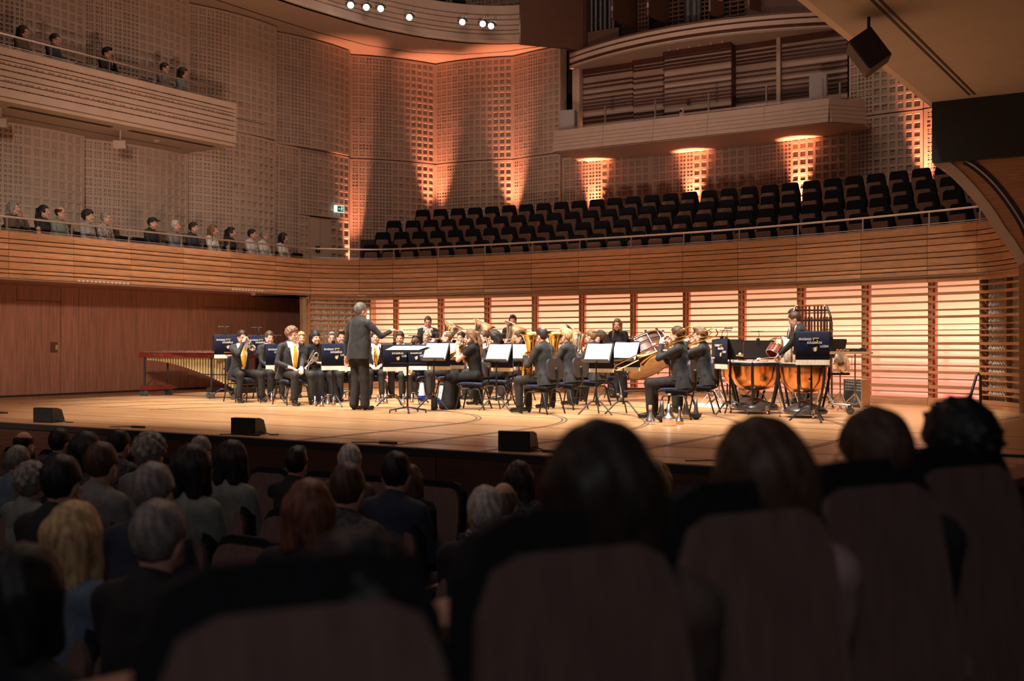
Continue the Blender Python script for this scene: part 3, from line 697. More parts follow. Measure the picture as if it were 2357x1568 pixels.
# swung side door at the left of the organ
A_, B_ = np.array((-15.35, 28.0)), np.array((-16.5, 26.5)); d_ = (B_ - A_) / np.linalg.norm(B_ - A_); n_ = np.array((-d_[1], d_[0]))
MB().prism([tuple(A_), tuple(A_ + n_ * .1), tuple(B_ + n_ * .1), tuple(B_)], 9.36, 15).build('case_door', 'wood_case', og)
MB().box((on_t(1346, 28.1), 28.2, 12), (.12, .3, 5.3)).build('case_post', 'wood_case', og)
MB().box((on_t(1382, 28.0), 28.2, 9.63), (1.0, .1, .55)).build('case_panel', 'wood_case', og)
MB().box((on_t(1800, 27.7), 28.05, 12), (2.2, .1, 5.4)).build('case_panel', 'wood_case', og)
for k, p in enumerate((1351, 1360, 1370, 1381, 1391, 1402, 1410)):
    s_ = on_t(p, 28.25); MB().cyl((s_, 28.3, 9.75), (s_, 28.3, 14), .05, .075, 10).build('pipe', 'grey_metal', og)
for p, r_ in ((1581, .12), (1596, .14), (1606, .09)):
    s_ = on_t(p, 27.9); MB().lathe([(.03, 9.5), (r_, 9.75), (r_, 15)], 16, Matrix.Translation((s_, 28.0, 0))).build('pipe', 'grey_metal', og)
# lattice in front of the swell boxes
for pa, pb in ((1470, 1492), (1535, 1576), (1602, 1632), (1662, 1718)):
    a, b = on_t(pa, 28.0), on_t(pb, 28.0)
    for k in range(16): MB().box(((a + b) / 2, 28.0, 9.42 + k * .12), (b - a, .05, .035)).build('lattice_bar', 'wood_case', og)
    for k in range(4): MB().box((a + (b - a) * k / 3, 28.02, 10.4), (.035, .05, 2.2)).build('lattice_bar', 'wood_case', og)
MB().box((-11.9, 28.6, 12), (8.4, .1, 6)).build('dark_interior', 'gap_dark', og)
# open doors like fins and two louvred ones
for p0, p1, zb in ((1411, 1462, 9.78), (1493, 1545, 9.70)):
    a = np.array((on_t(p0, 26.9), 26.9)); b = np.array((on_t(p1, 28.1), 28.1)); d_ = (b - a) / np.linalg.norm(b - a); n_ = np.array((-d_[1], d_[0])) * .06
    MB().prism([tuple(a), tuple(b), tuple(b + n_), tuple(a + n_)], zb, 15).build('fin_door', 'wood_case', og)
    for k in range(9): MB().box((a[0] - .01, a[1] - .01, zb + .25 + k * .32), (.05, .05, .12)).build('hinge', 'metal_rail', og)
for p0, p1 in ((1632, 1660), (1722, 1746)):
    a = np.array((on_t(p0, 27.1), 27.1)); b = np.array((on_t(p1, 27.5), 27.5)); c = (a + b) / 2
    for k in range(7): MB().prism([tuple(a), tuple(b), tuple(b + (.02, .05)), tuple(a + (.02, .05))], 9.6 + k * .33, 9.6 + k * .33 + .30, Matrix.Translation((0, -.02 * (k % 2), 0))).build('louvre', 'plaster_band', og)
    MB().prism([tuple(a + (.02, .04)), tuple(b + (.02, .04)), tuple(b + (.04, .09)), tuple(a + (.04, .09))], 9.5, 13).build('louvre_frame', 'wood_case', og)
# cabinets and camera on the organ balcony
for px, t, z, w, h, l in ((1309, 27.0, 6.85, .42, .62, 'pale grey loudspeaker cabinet at the left end of the organ balcony'), (1884, 26.85, 6.88, .42, .66, 'pale grey loudspeaker cabinet at the right end of the organ balcony')):
    t_ = thing('speaker_cabinet', l, 'speaker', (on_t(px, t), t, z), R(14)); MB().rbox((0, 0, h / 2), (w, .34, h), .03).build('cabinet', 'cabinet_grey', t_); MB().box((0, -.178, h / 2), (w * .9, .012, h * .9)).build('grille', 'cabinet_grey', t_)
t_ = thing('dome_camera', 'small white dome camera standing on the organ balcony', 'camera', (on_t(1568, 26.62), 26.66, 6.87)); MB().lathe([(.07, 0), (.07, .05), (.05, .06)], 16).build('base', 'plaster_band', t_); MB().rbox((0, 0, .14), (.11, .11, .17), .05).build('head', 'plaster_band', t_); MB().cyl((0, -.05, .15), (0, -.075, .15), .035).build('lens', 'black_gloss', t_)
# ---- exit sign
a = _lerp(.80); es = thing('exit_sign', 'lit green emergency exit sign with running figure above the gallery door', 'sign', (a[0] + .16, a[1], 4.98), R(70))
MB().box((0, 0, 0), (.30, .05, .20)).build('housing', 'sign_white', es); MB().box((.03, -.028, 0), (.20, .006, .17)).build('panel', 'sign_green', es)
MB().box((-.10, -.030, 0), (.045, .006, .13)).build('door_mark', 'sign_white', es)
MB().box((-.01, -.033, 0), (.06, .004, .016)).prism([(-.05, -.03), (-.03, -.03), (-.03, .03), (-.05, .03)], -.035, -.031, Matrix.Rotation(R(90), 4, 'X') @ Matrix.Scale(.5, 4)).build('arrow', 'sign_white', es)
MB().cyl((.075, -.033, .05), (.075, -.030, .05), .016).tube([(.08, -.033, .03), (.07, -.033, -.01), (.09, -.033, -.05)], .007, 5).tube([(.07, -.033, -.01), (.045, -.033, -.04)], .007, 5).tube([(.045, -.033, .01), (.075, -.033, .025), (.105, -.033, .01)], .006, 5).build('running_figure', 'sign_white', es)
# ---- right side: soffit, dark bulkhead and timber cheek with a rounded opening
TR = 19.3
SE, SZ = -4.03, 5.02
wr = struct('wall_right', 'timber cheek wall with a rounded opening at the right of the stage')
crv = []
def cp(px, py):                          # point on the cheek plane
    xr = (px - 1178.5) / F_PX; Z = TR / (xr * SN + CS); return (Z * (xr * CS - SN), CAM_H + (HOR - py) / F_PX * Z)
for px, py in ((2150, 380), (2180, 400), (2212, 430), (2243, 465), (2270, 500), (2292, 535), (2313, 562), (2330, 588), (2345, 612)): crv.append(cp(px, py))
cs_ = smooth_line(crv, 3)
lo = cp(2347, 960)
outer = [(p[0], p[1]) for p in cs_] + [(crv[-1][0] + .01, 0.0), (1.6, 0.0), (1.6, 4.04), (crv[0][0], 4.04)]
XZ = Matrix(((1, 0, 0, 0), (0, 0, -1, 0), (0, 1, 0, 0), (0, 0, 0, 1)))
MB().prism(outer, -TR - .25, -TR, XZ).build('cheek', 'wood_honey', wr)
# lighter edge trim following the opening, and the curved track
def ribbon(P, w0, w1, y0, y1, name, m, d0=0.0):
    rows = []
    for i, p in enumerate(P):
        a = np.array(P[max(i - 1, 0)]); b = np.array(P[min(i + 1, len(P) - 1)]); d = (b - a) / np.linalg.norm(b - a); n_ = np.array((-d[1], d[0])); p = np.array(p)
        w = w0 + (w1 - w0) * i / (len(P) - 1); q0, q1 = p + n_ * d0, p + n_ * (d0 + w)
        rows.append([(q0[0], y0, q0[1]), (q1[0], y0, q1[1]), (q1[0], y1, q1[1]), (q0[0], y1, q0[1])])
    MB().loft(rows).build(name, m, wr)
ribbon(cs_, .17, .15, TR - .02, TR + .2, 'edge_trim', 'plaster_band', .0)
trk = smooth_line([cp(*q) for q in ((2216, 378), (2240, 392), (2272, 420), (2300, 452), (2325, 487), (2345, 520), (2362, 560), (2375, 600))], 3)
ribbon(trk, .035, .035, TR - .012, TR + .02, 'track', 'gap_dark'); ribbon(trk, .02, .02, TR - .02, TR + .02, 'track_rail', 'metal_rail', .05); ribbon(trk, .05, .05, TR - .012, TR + .02, 'track', 'gap_dark', .08)
MB().box((SE + 2.8, TR + .3, 4.53), (5.6, .9, .98)).build('bulkhead', 'black_matte', wr)
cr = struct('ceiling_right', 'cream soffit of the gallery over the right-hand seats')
MB().box((SE + 4.5, 8.6, SZ + .05), (9.0, 22.4, .10)).build('soffit', 'plaster_soffit_shaded', cr)
for o_ in (.62, .70): groove([(SE + o_, -2), (SE + o_, 18.9)], SZ, 'shadow_gap', cr, .035)
MB().box((SE - .05, 8.6, SZ + .5), (.1, 22.4, 1.0)).build('gallery_front', 'plaster_band', cr)
_sp = loudspeaker((-3.62, 13.75, 4.60), R(-70), (.50, .30, .42), 'dark loudspeaker hanging under the gallery soffit at upper right', m='chair_shell', tilt=35)
kind_struct(MB().box((3.2, 9, 4), (.2, 30, 10)).build('wall_hall_right', 'wood_dark'))
# ---- uplighters washing the perforated walls
mat('uplight_body', (.012, .012, .012), .5)
UP = [((-21.50, 25.50), (-21.8, 25.66)), ((-20.22, 27.62), (-20.44, 27.98)), ((-17.88, 28.14), (-17.95, 28.42)), ((-15.1, 28.08), (-15.1, 28.3)), ((-12.1, 28.12), (-12.1, 28.35)), ((-9.1, 27.85), (-9.1, 28.1)), ((-5.95, 27.25), (-5.97, 27.5))]
for k, (p, q) in enumerate(UP):
    zb = 2.56 if k == 0 else 4.02
    u_ = thing('uplighter', ['black floor uplighter in the left corner of the gallery by the glowing joint', 'black uplighter behind the back choir row at the glowing corner joint', 'black uplighter behind the back choir row at the third glowing joint', 'black uplighter behind the choir seats below the left of the organ balcony', 'black uplighter behind the choir seats below the middle of the organ balcony', 'black uplighter behind the choir seats below the right of the organ balcony', 'black uplighter behind the choir seats next to the right-hand gallery'][k], 'lamp', (p[0], p[1], zb))
    MB().rbox((0, 0, .11), (.20, .20, .18), .03).build('housing', 'uplight_body', u_); MB().box((0, 0, .205), (.15, .15, .01)).build('glass', 'lamp_orange' if 'lamp_orange' in M else 'uplight_body', u_)
    l_ = light('uplight', 'SPOT', (p[0], p[1], zb + .24), 2000, (1, .31, .16), (q[0], q[1], 9.8 if k < 3 or k == 6 else 6.6), spot_size=R(36), spot_blend=1.0, shadow_soft_size=.06)
# ---- theatre spotlights on the top gallery front
def ring_at(px):
    best = None
    for p in RS:
        Z = depth(*p); x = ((p[0] * CS + p[1] * SN) / Z) * F_PX + 1178.5
        if p[1] > 18 and (best is None or abs(x - px) < best[0]): best = (abs(x - px), p, x)
    return best[1]
for k, (px, py) in enumerate(((807, 12), (843, 17), (876, 20), (942, 40), (1064, 51), (1111, 55), (1130, 60))):
    # stand in front of the ring at the matching distance
    rp = ring_at(px); Z = depth(*rp) - .45; x, y = PZ(px, Z); z = CAM_H + (HOR - py) / F_PX * Z
    d = Vector((.25 - x * .02, -.75, -.55)); tgt = Vector((-9, 8, 1)); d = (tgt - Vector((x, y, z))).normalized()
    rot = d.to_track_quat('Z', 'Y').to_matrix().to_4x4()
    t_ = thing('theatre_spotlight', 'lit round theatre spotlight on the top gallery front, %s from the left' % ordinal(k + 1), 'spotlight', mw=Matrix.Translation((x, y, z)) @ rot, group='spotlights on the top gallery front')
    MB().lathe([(.055, -.34), (.075, -.32), (.075, -.12), (.095, -.10), (.095, 0), (.088, 0), (.080, -.02)], 16).build('housing', 'grey_metal', t_)
    for j in range(5): MB().lathe([(.078, -.30 + j * .035), (.088, -.295 + j * .035), (.078, -.28 + j * .035)], 14).build('cooling_fin', 'grey_metal', t_)
    MB().lathe([(0, .008), (.05, .006), (.078, -.015)], 16).build('lens', 'lamp_white', t_)
    MB().tube([(.11, 0, -.1), (.13, 0, -.2), (.10, .0, -.36), (-.10, 0, -.36), (-.13, 0, -.2), (-.11, 0, -.1)], .012, 6).build('yoke', 'black_metal', t_)
    for sx in (-1, 1): MB().box((sx * .11, .04, .0), (.05, .07, .004)).build('barn_door', 'black_metal', t_)
    MB().tube([(0, .05, -.36), (.05, .16, -.42), (.12, .22, -.30), (.10, .10, -.40)], .006, 5).build('cable', 'black_metal', t_)
# ================================================================== gallery seats
def make_seat():
    """tip-up seat of the galleries: faces +y, origin on the floor below the backrest"""
    t = thing('auditorium_chair', 'x', 'seat')
    pr = []
    for z, w in ((.36, .185), (.45, .225), (.60, .225), (.74, .200), (.83, .185)): pr.append((z, w))
    # backrest: padded slab, slightly narrower at the top with rounded upper corners
    out = [(-w, z) for z, w in pr] + [(-.165, .862), (-.13, .875), (.13, .875), (.165, .862)] + [(w, z) for z, w in reversed(pr)]
    T = Matrix.Translation((0, .0, 0)) @ Matrix.Rotation(R(-8), 4, 'X') @ XZ
    MB().prism(out[::-1], -.05, .045, T).build('backrest', 'seat_fabric', t)
    so = [(-.17, .30), (-.18, .36), (-.165, .60), (-.15, .645), (-.12, .665), (.12, .665), (.15, .645), (.165, .60), (.18, .36), (.17, .30)]
    T2 = Matrix.Translation((0, .16, 0)) @ Matrix.Rotation(R(-6), 4, 'X') @ XZ
    p = MB().prism(so[::-1], -.03, .03, T2).build('tip_up_seat', 'wood_seat', t)
    MB().box((0, .258, .635), (.035, .006, .014)).build('number_plate', 'metal_rail', p)
    for sx in (-1, 1):
        MB().rbox((sx * .245, .06, .27), (.03, .14, .30), .02, axis=0).build('side_panel', 'wood_seat', t)
    MB().box((0, .05, .16), (.06, .10, .34)).build('pedestal', 'black_metal', t)
    return t
SEAT0 = make_seat(); _used = [False]
def put_seat(loc, rz, label, group):
    t = SEAT0 if not _used[0] else copy_tree(SEAT0); _used[0] = True
    t.location = loc; t.rotation_euler = (0, 0, rz); t['label'] = label; t['group'] = group; return t
# choir rows follow the curve of the gallery front
ROWN = ['front', 'second', 'third', 'back']
def uat(px, d, lo=11.0, hi=24.0):
    for _ in range(40):
        m_ = (lo + hi) / 2; x, y = off(m_, d); X = (x * CS + y * SN) / depth(x, y) * F_PX + 1178.5
        if X < px: lo = m_
        else: hi = m_
    return (lo + hi) / 2
for k, px0 in enumerate((856, 883, 909, 976)):
    d = 1.0 + 1.0 * k; z = 2.77 + .41 * k; u = uat(px0, d); n = 0
    while u < 23.75:
        x, y = off(u, d); nn = nrm(u); fx, fy = -nn[0], -nn[1]
        if -3.05 > x: put_seat((x, y, z), math.atan2(-fx, fy), 'empty dark tip-up seat, %s from the left in the %s choir row' % (ordinal(n + 1), ROWN[k]), 'choir gallery seats, %s row' % ROWN[k])
        n += 1
        # step .52 m along this row
        a = np.array((x, y)); du = .2
        while np.linalg.norm(np.array(off(u + du, d)) - a) < .525: du += .005
        u += du
# ================================================================== people
BIG = 9.0
class Field:
    """signed distance field sampled on a grid; shapes are blended in one after another"""
    def __init__(s, lo, hi, h):
        s.h = h; s.lo = np.array(lo, float); s.n = (np.ceil((np.array(hi) - s.lo) / h).astype(int) + 1)
        s.f = np.full(s.n, BIG, np.float32); s.best = np.full(s.n, BIG, np.float32); s.id = np.zeros(s.n, np.int16)
    def _blk(s, lo, hi):
        a = np.clip(np.floor((np.array(lo) - s.lo) / s.h).astype(int), 0, s.n - 1); b = np.clip(np.ceil((np.array(hi) - s.lo) / s.h).astype(int) + 1, 1, s.n)
        if np.any(b - a < 1): return None
        g = [(s.lo[k] + s.h * np.arange(a[k], b[k])).astype(np.float32) for k in range(3)]
        return (slice(a[0], b[0]), slice(a[1], b[1]), slice(a[2], b[2])), g[0][:, None, None], g[1][None, :, None], g[2][None, None, :]
    def _put(s, sl, d, k, mid):
        old = s.f[sl]
        if k > 0:
            hh = np.clip(.5 + .5 * (old - d) / k, 0, 1); s.f[sl] = old + (d - old) * hh - k * hh * (1 - hh)
        else: s.f[sl] = np.minimum(old, d)
        b = s.best[sl]; m = d < b; b[m] = d[m]; s.id[sl][m] = mid
    def cone(s, a, b, r1, r2, mid, k=.03, flat=None):
        """tapered capsule; flat = (axis vector, factor) squashes it along that axis"""
        a = np.array(a, float); b = np.array(b, float); m = max(r1, r2) + k + 2.5 * s.h
        lo = np.minimum(a, b) - m; hi = np.maximum(a, b) + m; B = s._blk(lo, hi)
        if B is None: return
        sl, x, y, z = B; px, py, pz = x - a[0], y - a[1], z - a[2]; ba = b - a
        if flat is not None:
            ax, fc = np.array(flat[0], float), flat[1]; q = (px * ax[0] + py * ax[1] + pz * ax[2]) * (1 / fc - 1)
            px, py, pz = px + ax[0] * q, py + ax[1] * q, pz + ax[2] * q; ba = ba + ax * (ba @ ax) * (1 / fc - 1)
        l2 = max(ba @ ba, 1e-9); t = np.clip((px * ba[0] + py * ba[1] + pz * ba[2]) / l2, 0, 1)
        d = np.sqrt((px - ba[0] * t) ** 2 + (py - ba[1] * t) ** 2 + (pz - ba[2] * t) ** 2) - (r1 + (r2 - r1) * t)
        if flat is not None: d = d * (.5 + .5 * flat[1])
        s._put(sl, d.astype(np.float32), k, mid)
    def ell(s, c, r, mid, k=.03, M_=None):
        c = np.array(c, float); r = np.array(r, float); m = max(r) + k + 2.5 * s.h; B = s._blk(c - m, c + m)
        if B is None: return
        sl, x, y, z = B; P = [x - c[0], y - c[1], z - c[2]]
        if M_ is not None: P = [P[0] * M_[0][i] + P[1] * M_[1][i] + P[2] * M_[2][i] for i in range(3)]
        k0 = np.sqrt((P[0] / r[0]) ** 2 + (P[1] / r[1]) ** 2 + (P[2] / r[2]) ** 2)
        k1 = np.sqrt((P[0] / r[0] ** 2) ** 2 + (P[1] / r[1] ** 2) ** 2 + (P[2] / r[2] ** 2) ** 2) + 1e-6
        s._put(sl, (k0 * (k0 - 1) / k1).astype(np.float32), k, mid)
    def grid(s):
        g = [(s.lo[k] + s.h * np.arange(s.n[k])).astype(np.float32) for k in range(3)]
        return g[0][:, None, None], g[1][None, :, None], g[2][None, None, :]
    def mesh(s):
        f = s.f; neg = f < 0; c = [neg[i:f.shape[0] - 1 + i, j:f.shape[1] - 1 + j, k:f.shape[2] - 1 + k] for i in (0, 1) for j in (0, 1) for k in (0, 1)]
        sm = sum(q.astype(np.int8) for q in c); act = (sm > 0) & (sm < 8); ix = np.argwhere(act)
        if len(ix) == 0: return np.zeros((0, 3), np.float32), np.zeros((0, 4), np.int32), np.zeros(0, np.int16)
        cor = np.array([(i, j, k) for i in (0, 1) for j in (0, 1) for k in (0, 1)])
        V = np.stack([f[ix[:, 0] + o[0], ix[:, 1] + o[1], ix[:, 2] + o[2]] for o in cor], 1)
        acc = np.zeros((len(ix), 3), np.float32); cnt = np.zeros(len(ix), np.float32)
        for a in range(8):
            for b in range(a + 1, 8):
                if np.abs(cor[a] - cor[b]).sum() != 1: continue
                m = (V[:, a] < 0) != (V[:, b] < 0); t = V[m, a] / (V[m, a] - V[m, b])
                acc[m] += cor[a] + (cor[b] - cor[a]) * t[:, None]; cnt[m] += 1
        v = s.lo + s.h * (ix + acc / cnt[:, None])
        am = np.argmin(V, 1); mid = s.id[ix[:, 0] + cor[am, 0], ix[:, 1] + cor[am, 1], ix[:, 2] + cor[am, 2]]
        lut = np.full(act.shape, -1, np.int32); lut[tuple(ix.T)] = np.arange(len(ix)); faces = []
        for ax in range(3):
            u, w = [(1, 2), (2, 0), (0, 1)][ax]
            A = [slice(None)] * 3; Bq = [slice(None)] * 3; A[ax] = slice(0, -1); Bq[ax] = slice(1, None)
            for q in (u, w): A[q] = slice(1, -1); Bq[q] = slice(1, -1)
            n0, n1 = neg[tuple(A)], neg[tuple(Bq)]; e = np.argwhere(n0 != n1)
            if len(e) == 0: continue
            flip = n0[tuple(e.T)]; e = e + np.array([0 if q == ax else 1 for q in range(3)])
            du = np.zeros(3, int); du[u] = 1; dw = np.zeros(3, int); dw[w] = 1
            q4 = np.stack([lut[tuple((e - du - dw).T)], lut[tuple((e - dw).T)], lut[tuple(e.T)], lut[tuple((e - du).T)]], 1)
            q4[~flip] = q4[~flip][:, ::-1]; faces.append(q4)
        F_ = np.concatenate(faces); F_ = F_[(F_ >= 0).all(1)]
        return v.astype(np.float32), F_.astype(np.int32), mid
SKIN, CLOTH, PANTS, SHIRT, SHOE, LIP, EYE, EXTRA = range(8)
# ---- heads (local: centre between the ears, face towards +y)
def head_mesh(fem=False, h=.0072):
    f = Field((-.12, -.15, -.24), (.12, .16, .16), h); s = .95 if fem else 1.0
    f.ell((0, -.012, .032), (.074 * s, .094, .097), SKIN, 0); f.ell((0, .026, -.045), (.057 * s, .066, .074), SKIN, .03)
    f.ell((0, .070, -.098), (.024 * s, .020, .018), SKIN, .03); f.cone((-.034, .076, .022), (.034, .076, .022), .011, .011, SKIN, .018)
    f.cone((0, .087, .012), (0, .106, -.028), .009, .0135, SKIN, .012); f.cone((-.05, .03, -.07), (-.055, -.005, -.04), .022, .02, SKIN, .03); f.cone((.05, .03, -.07), (.055, -.005, -.04), .022, .02, SKIN, .03)
    for sx in (-1, 1):
        f.ell((sx * .075 * s, -.008, -.012), (.011, .026, .034), SKIN, .008); f.ell((sx * .036, .068, -.035), (.024, .020, .022), SKIN, .02)
        f.ell((sx * .031, .0845, .002), (.0105, .0065, .006), EYE, 0)
    f.cone((-.019, .087, -.064), (.019, .086, -.064), .0062, .0062, LIP, .008)
    f.cone((0, -.018, -.08), (0, -.034, -.20), .051 * (.88 if fem else 1), .056 * (.9 if fem else 1), SKIN, .03)
    return f.mesh()
HEADS = {False: head_mesh(False), True: head_mesh(True)}
def hair_mesh(style, seed=0, h=.0085):
    f = Field((-.19, -.22, -.44 if style in ('long', 'ponytail', 'longdark') else -.22), (.19, .17, .22), h)
    th = {'short': .013, 'crop': .008, 'curly': .028, 'bob': .026, 'long': .020, 'longdark': .018, 'ponytail': .014, 'ring': .012, 'quiff': .014, 'spiky': .03, 'fringe': .012, 'thin': .010, 'bald': .004}[style]
    f.ell((0, -.014, .034), (.075 + th, .095 + th, .098 + th), 0, 0)
    if style == 'quiff': f.ell((0, .045, .118), (.06, .06, .035), 0, .03)
    if style == 'curly':
        for k in range(46):
            a = k * 2.399; zz_ = 1 - 1.25 * (k + .5) / 46; rr = math.sqrt(max(0, 1 - zz_ * zz_))
            f.ell((.094 * rr * math.cos(a), -.014 + .112 * rr * math.sin(a), .034 + .116 * zz_), (.027, .027, .025), 0, .012)
    if style == 'spiky':
        for k in range(60):
            a = k * 2.399; zz_ = 1 - 1.2 * (k + .5) / 60; rr = math.sqrt(max(0, 1 - zz_ * zz_)); e = 1.1 + .25 * ((k * 7) % 5) / 5
            p = np.array((.09 * rr * math.cos(a), -.014 + .108 * rr * math.sin(a), .034 + .112 * zz_)); q = np.array((0, -.014, .034)) + (p - (0, -.014, .034)) * e
            f.cone(p, q, .02, .006, 0, .01)
    if style in ('bob', 'fringe', 'long', 'longdark'):
        zl = {'bob': -.105, 'fringe': -.16, 'long': -.32, 'longdark': -.30}[style]
        for sx in (-1, 1): f.cone((sx * .078, -.02, .03), (sx * .082, -.005 if style != 'long' else .02, zl), .032 if style != 'fringe' else .022, .030 if style != 'fringe' else .016, 0, .03)
        for sx in (-.5, .5): f.cone((sx * .09, -.08, .03), (sx * .10, -.085, zl * (1.05 if style != 'bob' else 1)), .046, .042, 0, .04)
    if style == 'ponytail':
        f.ell((0, -.12, .05), (.03, .035, .03), 0, .02); f.cone((0, -.135, .05), (0, -.15, -.14), .030, .036, 0, .02); f.cone((0, -.15, -.14), (.01, -.14, -.40), .036, .014, 0, .02)
        for sx in (-1, 1): f.cone((sx * .07, -.04, .0), (sx * .06, -.09, -.10), .028, .03, 0, .03)
    x, y, z = f.grid(); d = f.f
    if style in ('short', 'crop', 'curly', 'quiff', 'spiky', 'ring', 'bald', 'thin'):
        cut = np.maximum(-.004 + (y - .052) * .9 - np.maximum(z - .062, 0) * 1.6, (-.005 + y * .72 - (z + .012) * .70))   # behind the hairline, above the nape
        cut = np.maximum(cut, -.085 - z)
        nap = np.where(y > -.02, .012 - z - .4 * (.0 - y), -1.0); cut = np.maximum(cut, np.minimum(nap, .05) * (np.abs(x) > 0))
    elif style == 'ponytail': cut = -.012 + (y - .040) * .9 - np.maximum(z - .06, 0) * 1.7
    elif style == 'fringe':
        cut = np.maximum(y - .10, np.where(z > .035, -1.0, y - .035 + 0 * x)); cut = np.where((np.abs(x) < .079) & (y > .0) & (z < .040), .02, cut)
    else:
        cut = -.004 + (y - .045) * .9 - np.maximum(z - .065, 0) * 1.6
        cut = np.minimum(cut, np.where((np.abs(x) > .072) & (y < .062), -.02, 1.0))
    if style == 'thin': cut = np.maximum(cut, .052 - np.sqrt(x ** 2 + (y + .045) ** 2 + (z - .15) ** 2))
    if style in ('ring', 'bald'):
        top = .030 - np.sqrt((x) ** 2 + ((y - .0) * .8) ** 2 + ((z - .16)) ** 2) + (.085 if style == 'ring' else .105); cut = np.maximum(cut, top)
    f.f = np.maximum(d, cut + 0 * d).astype(np.float32)
    if style in ('short', 'quiff', 'bob', 'long', 'longdark', 'ponytail', 'crop', 'ring', 'fringe'):
        f.f += (.0035 * np.sin(60 * x + seed) * np.sin(55 * y + 2 * seed) * np.cos(30 * z) + .002 * np.sin(130 * x + 40 * z)).astype(np.float32)
    return f.mesh()[:2]
HAIRS = {}
def hair(style, seed=0):
    k = (style, seed)
    if k not in HAIRS: HAIRS[k] = hair_mesh(style, seed)
    return HAIRS[k]
# ---- hands (local: wrist at the origin, fingers towards +y, back of the hand +z, thumb on -x for a right hand)
def hand_mesh(curl):
    f = Field((-.09, -.05, -.12), (.07, .23, .06), .0055)
    f.cone((0, -.03, 0), (0, .02, 0), .026, .030, SKIN, 0, ((0, 0, 1), .72)); f.ell((0, .055, 0), (.042, .052, .020), SKIN, .02)
    for x, l, sp in ((-.030, .072, -.06), (-.010, .080, -.01), (.011, .074, .03), (.030, .058, .08)):
        p = np.array((x, .092, .0)); a = 0
        for k, (ll, rr) in enumerate(((.46, .0095), (.31, .0088), (.23, .0080))):
            a += curl * (.55, 1.0, .75)[k]; q = p + l * ll * np.array((sp * math.cos(a), math.cos(a), -math.sin(a))); f.cone(p, q, rr, rr * .93, SKIN, .006); p = q
    t = curl * .5; p = np.array((-.030, .018, -.004)); q = p + (-.030, .030, -.012 - .02 * t); r_ = q + (-.010 + .02 * t, .032, -.010 - .016 * t); e = r_ + (.006, .022, -.004 - .012 * t)
    f.cone(p, q, .016, .012, SKIN, .012); f.cone(q, r_, .0115, .010, SKIN, .006); f.cone(r_, e, .0098, .0085, SKIN, .005)
    return f.mesh()
HANDS = {'relax': hand_mesh(.38), 'grip': hand_mesh(1.15)}
def _unit(v): v = np.array(v, float); return v / (np.linalg.norm(v) + 1e-9)
def rot_to(fwd, up):
    """3x3 with columns x, y, z; y along fwd, z towards up"""
    y = _unit(fwd); x = _unit(np.cross(y, up)); z = np.cross(x, y); return np.stack([x, y, z], 1)
def rotx(a): c, s = math.cos(a), math.sin(a); return np.array(((1, 0, 0), (0, c, -s), (0, s, c)))
def rotz3(a): c, s = math.cos(a), math.sin(a); return np.array(((c, -s, 0), (s, c, 0), (0, 0, 1)))
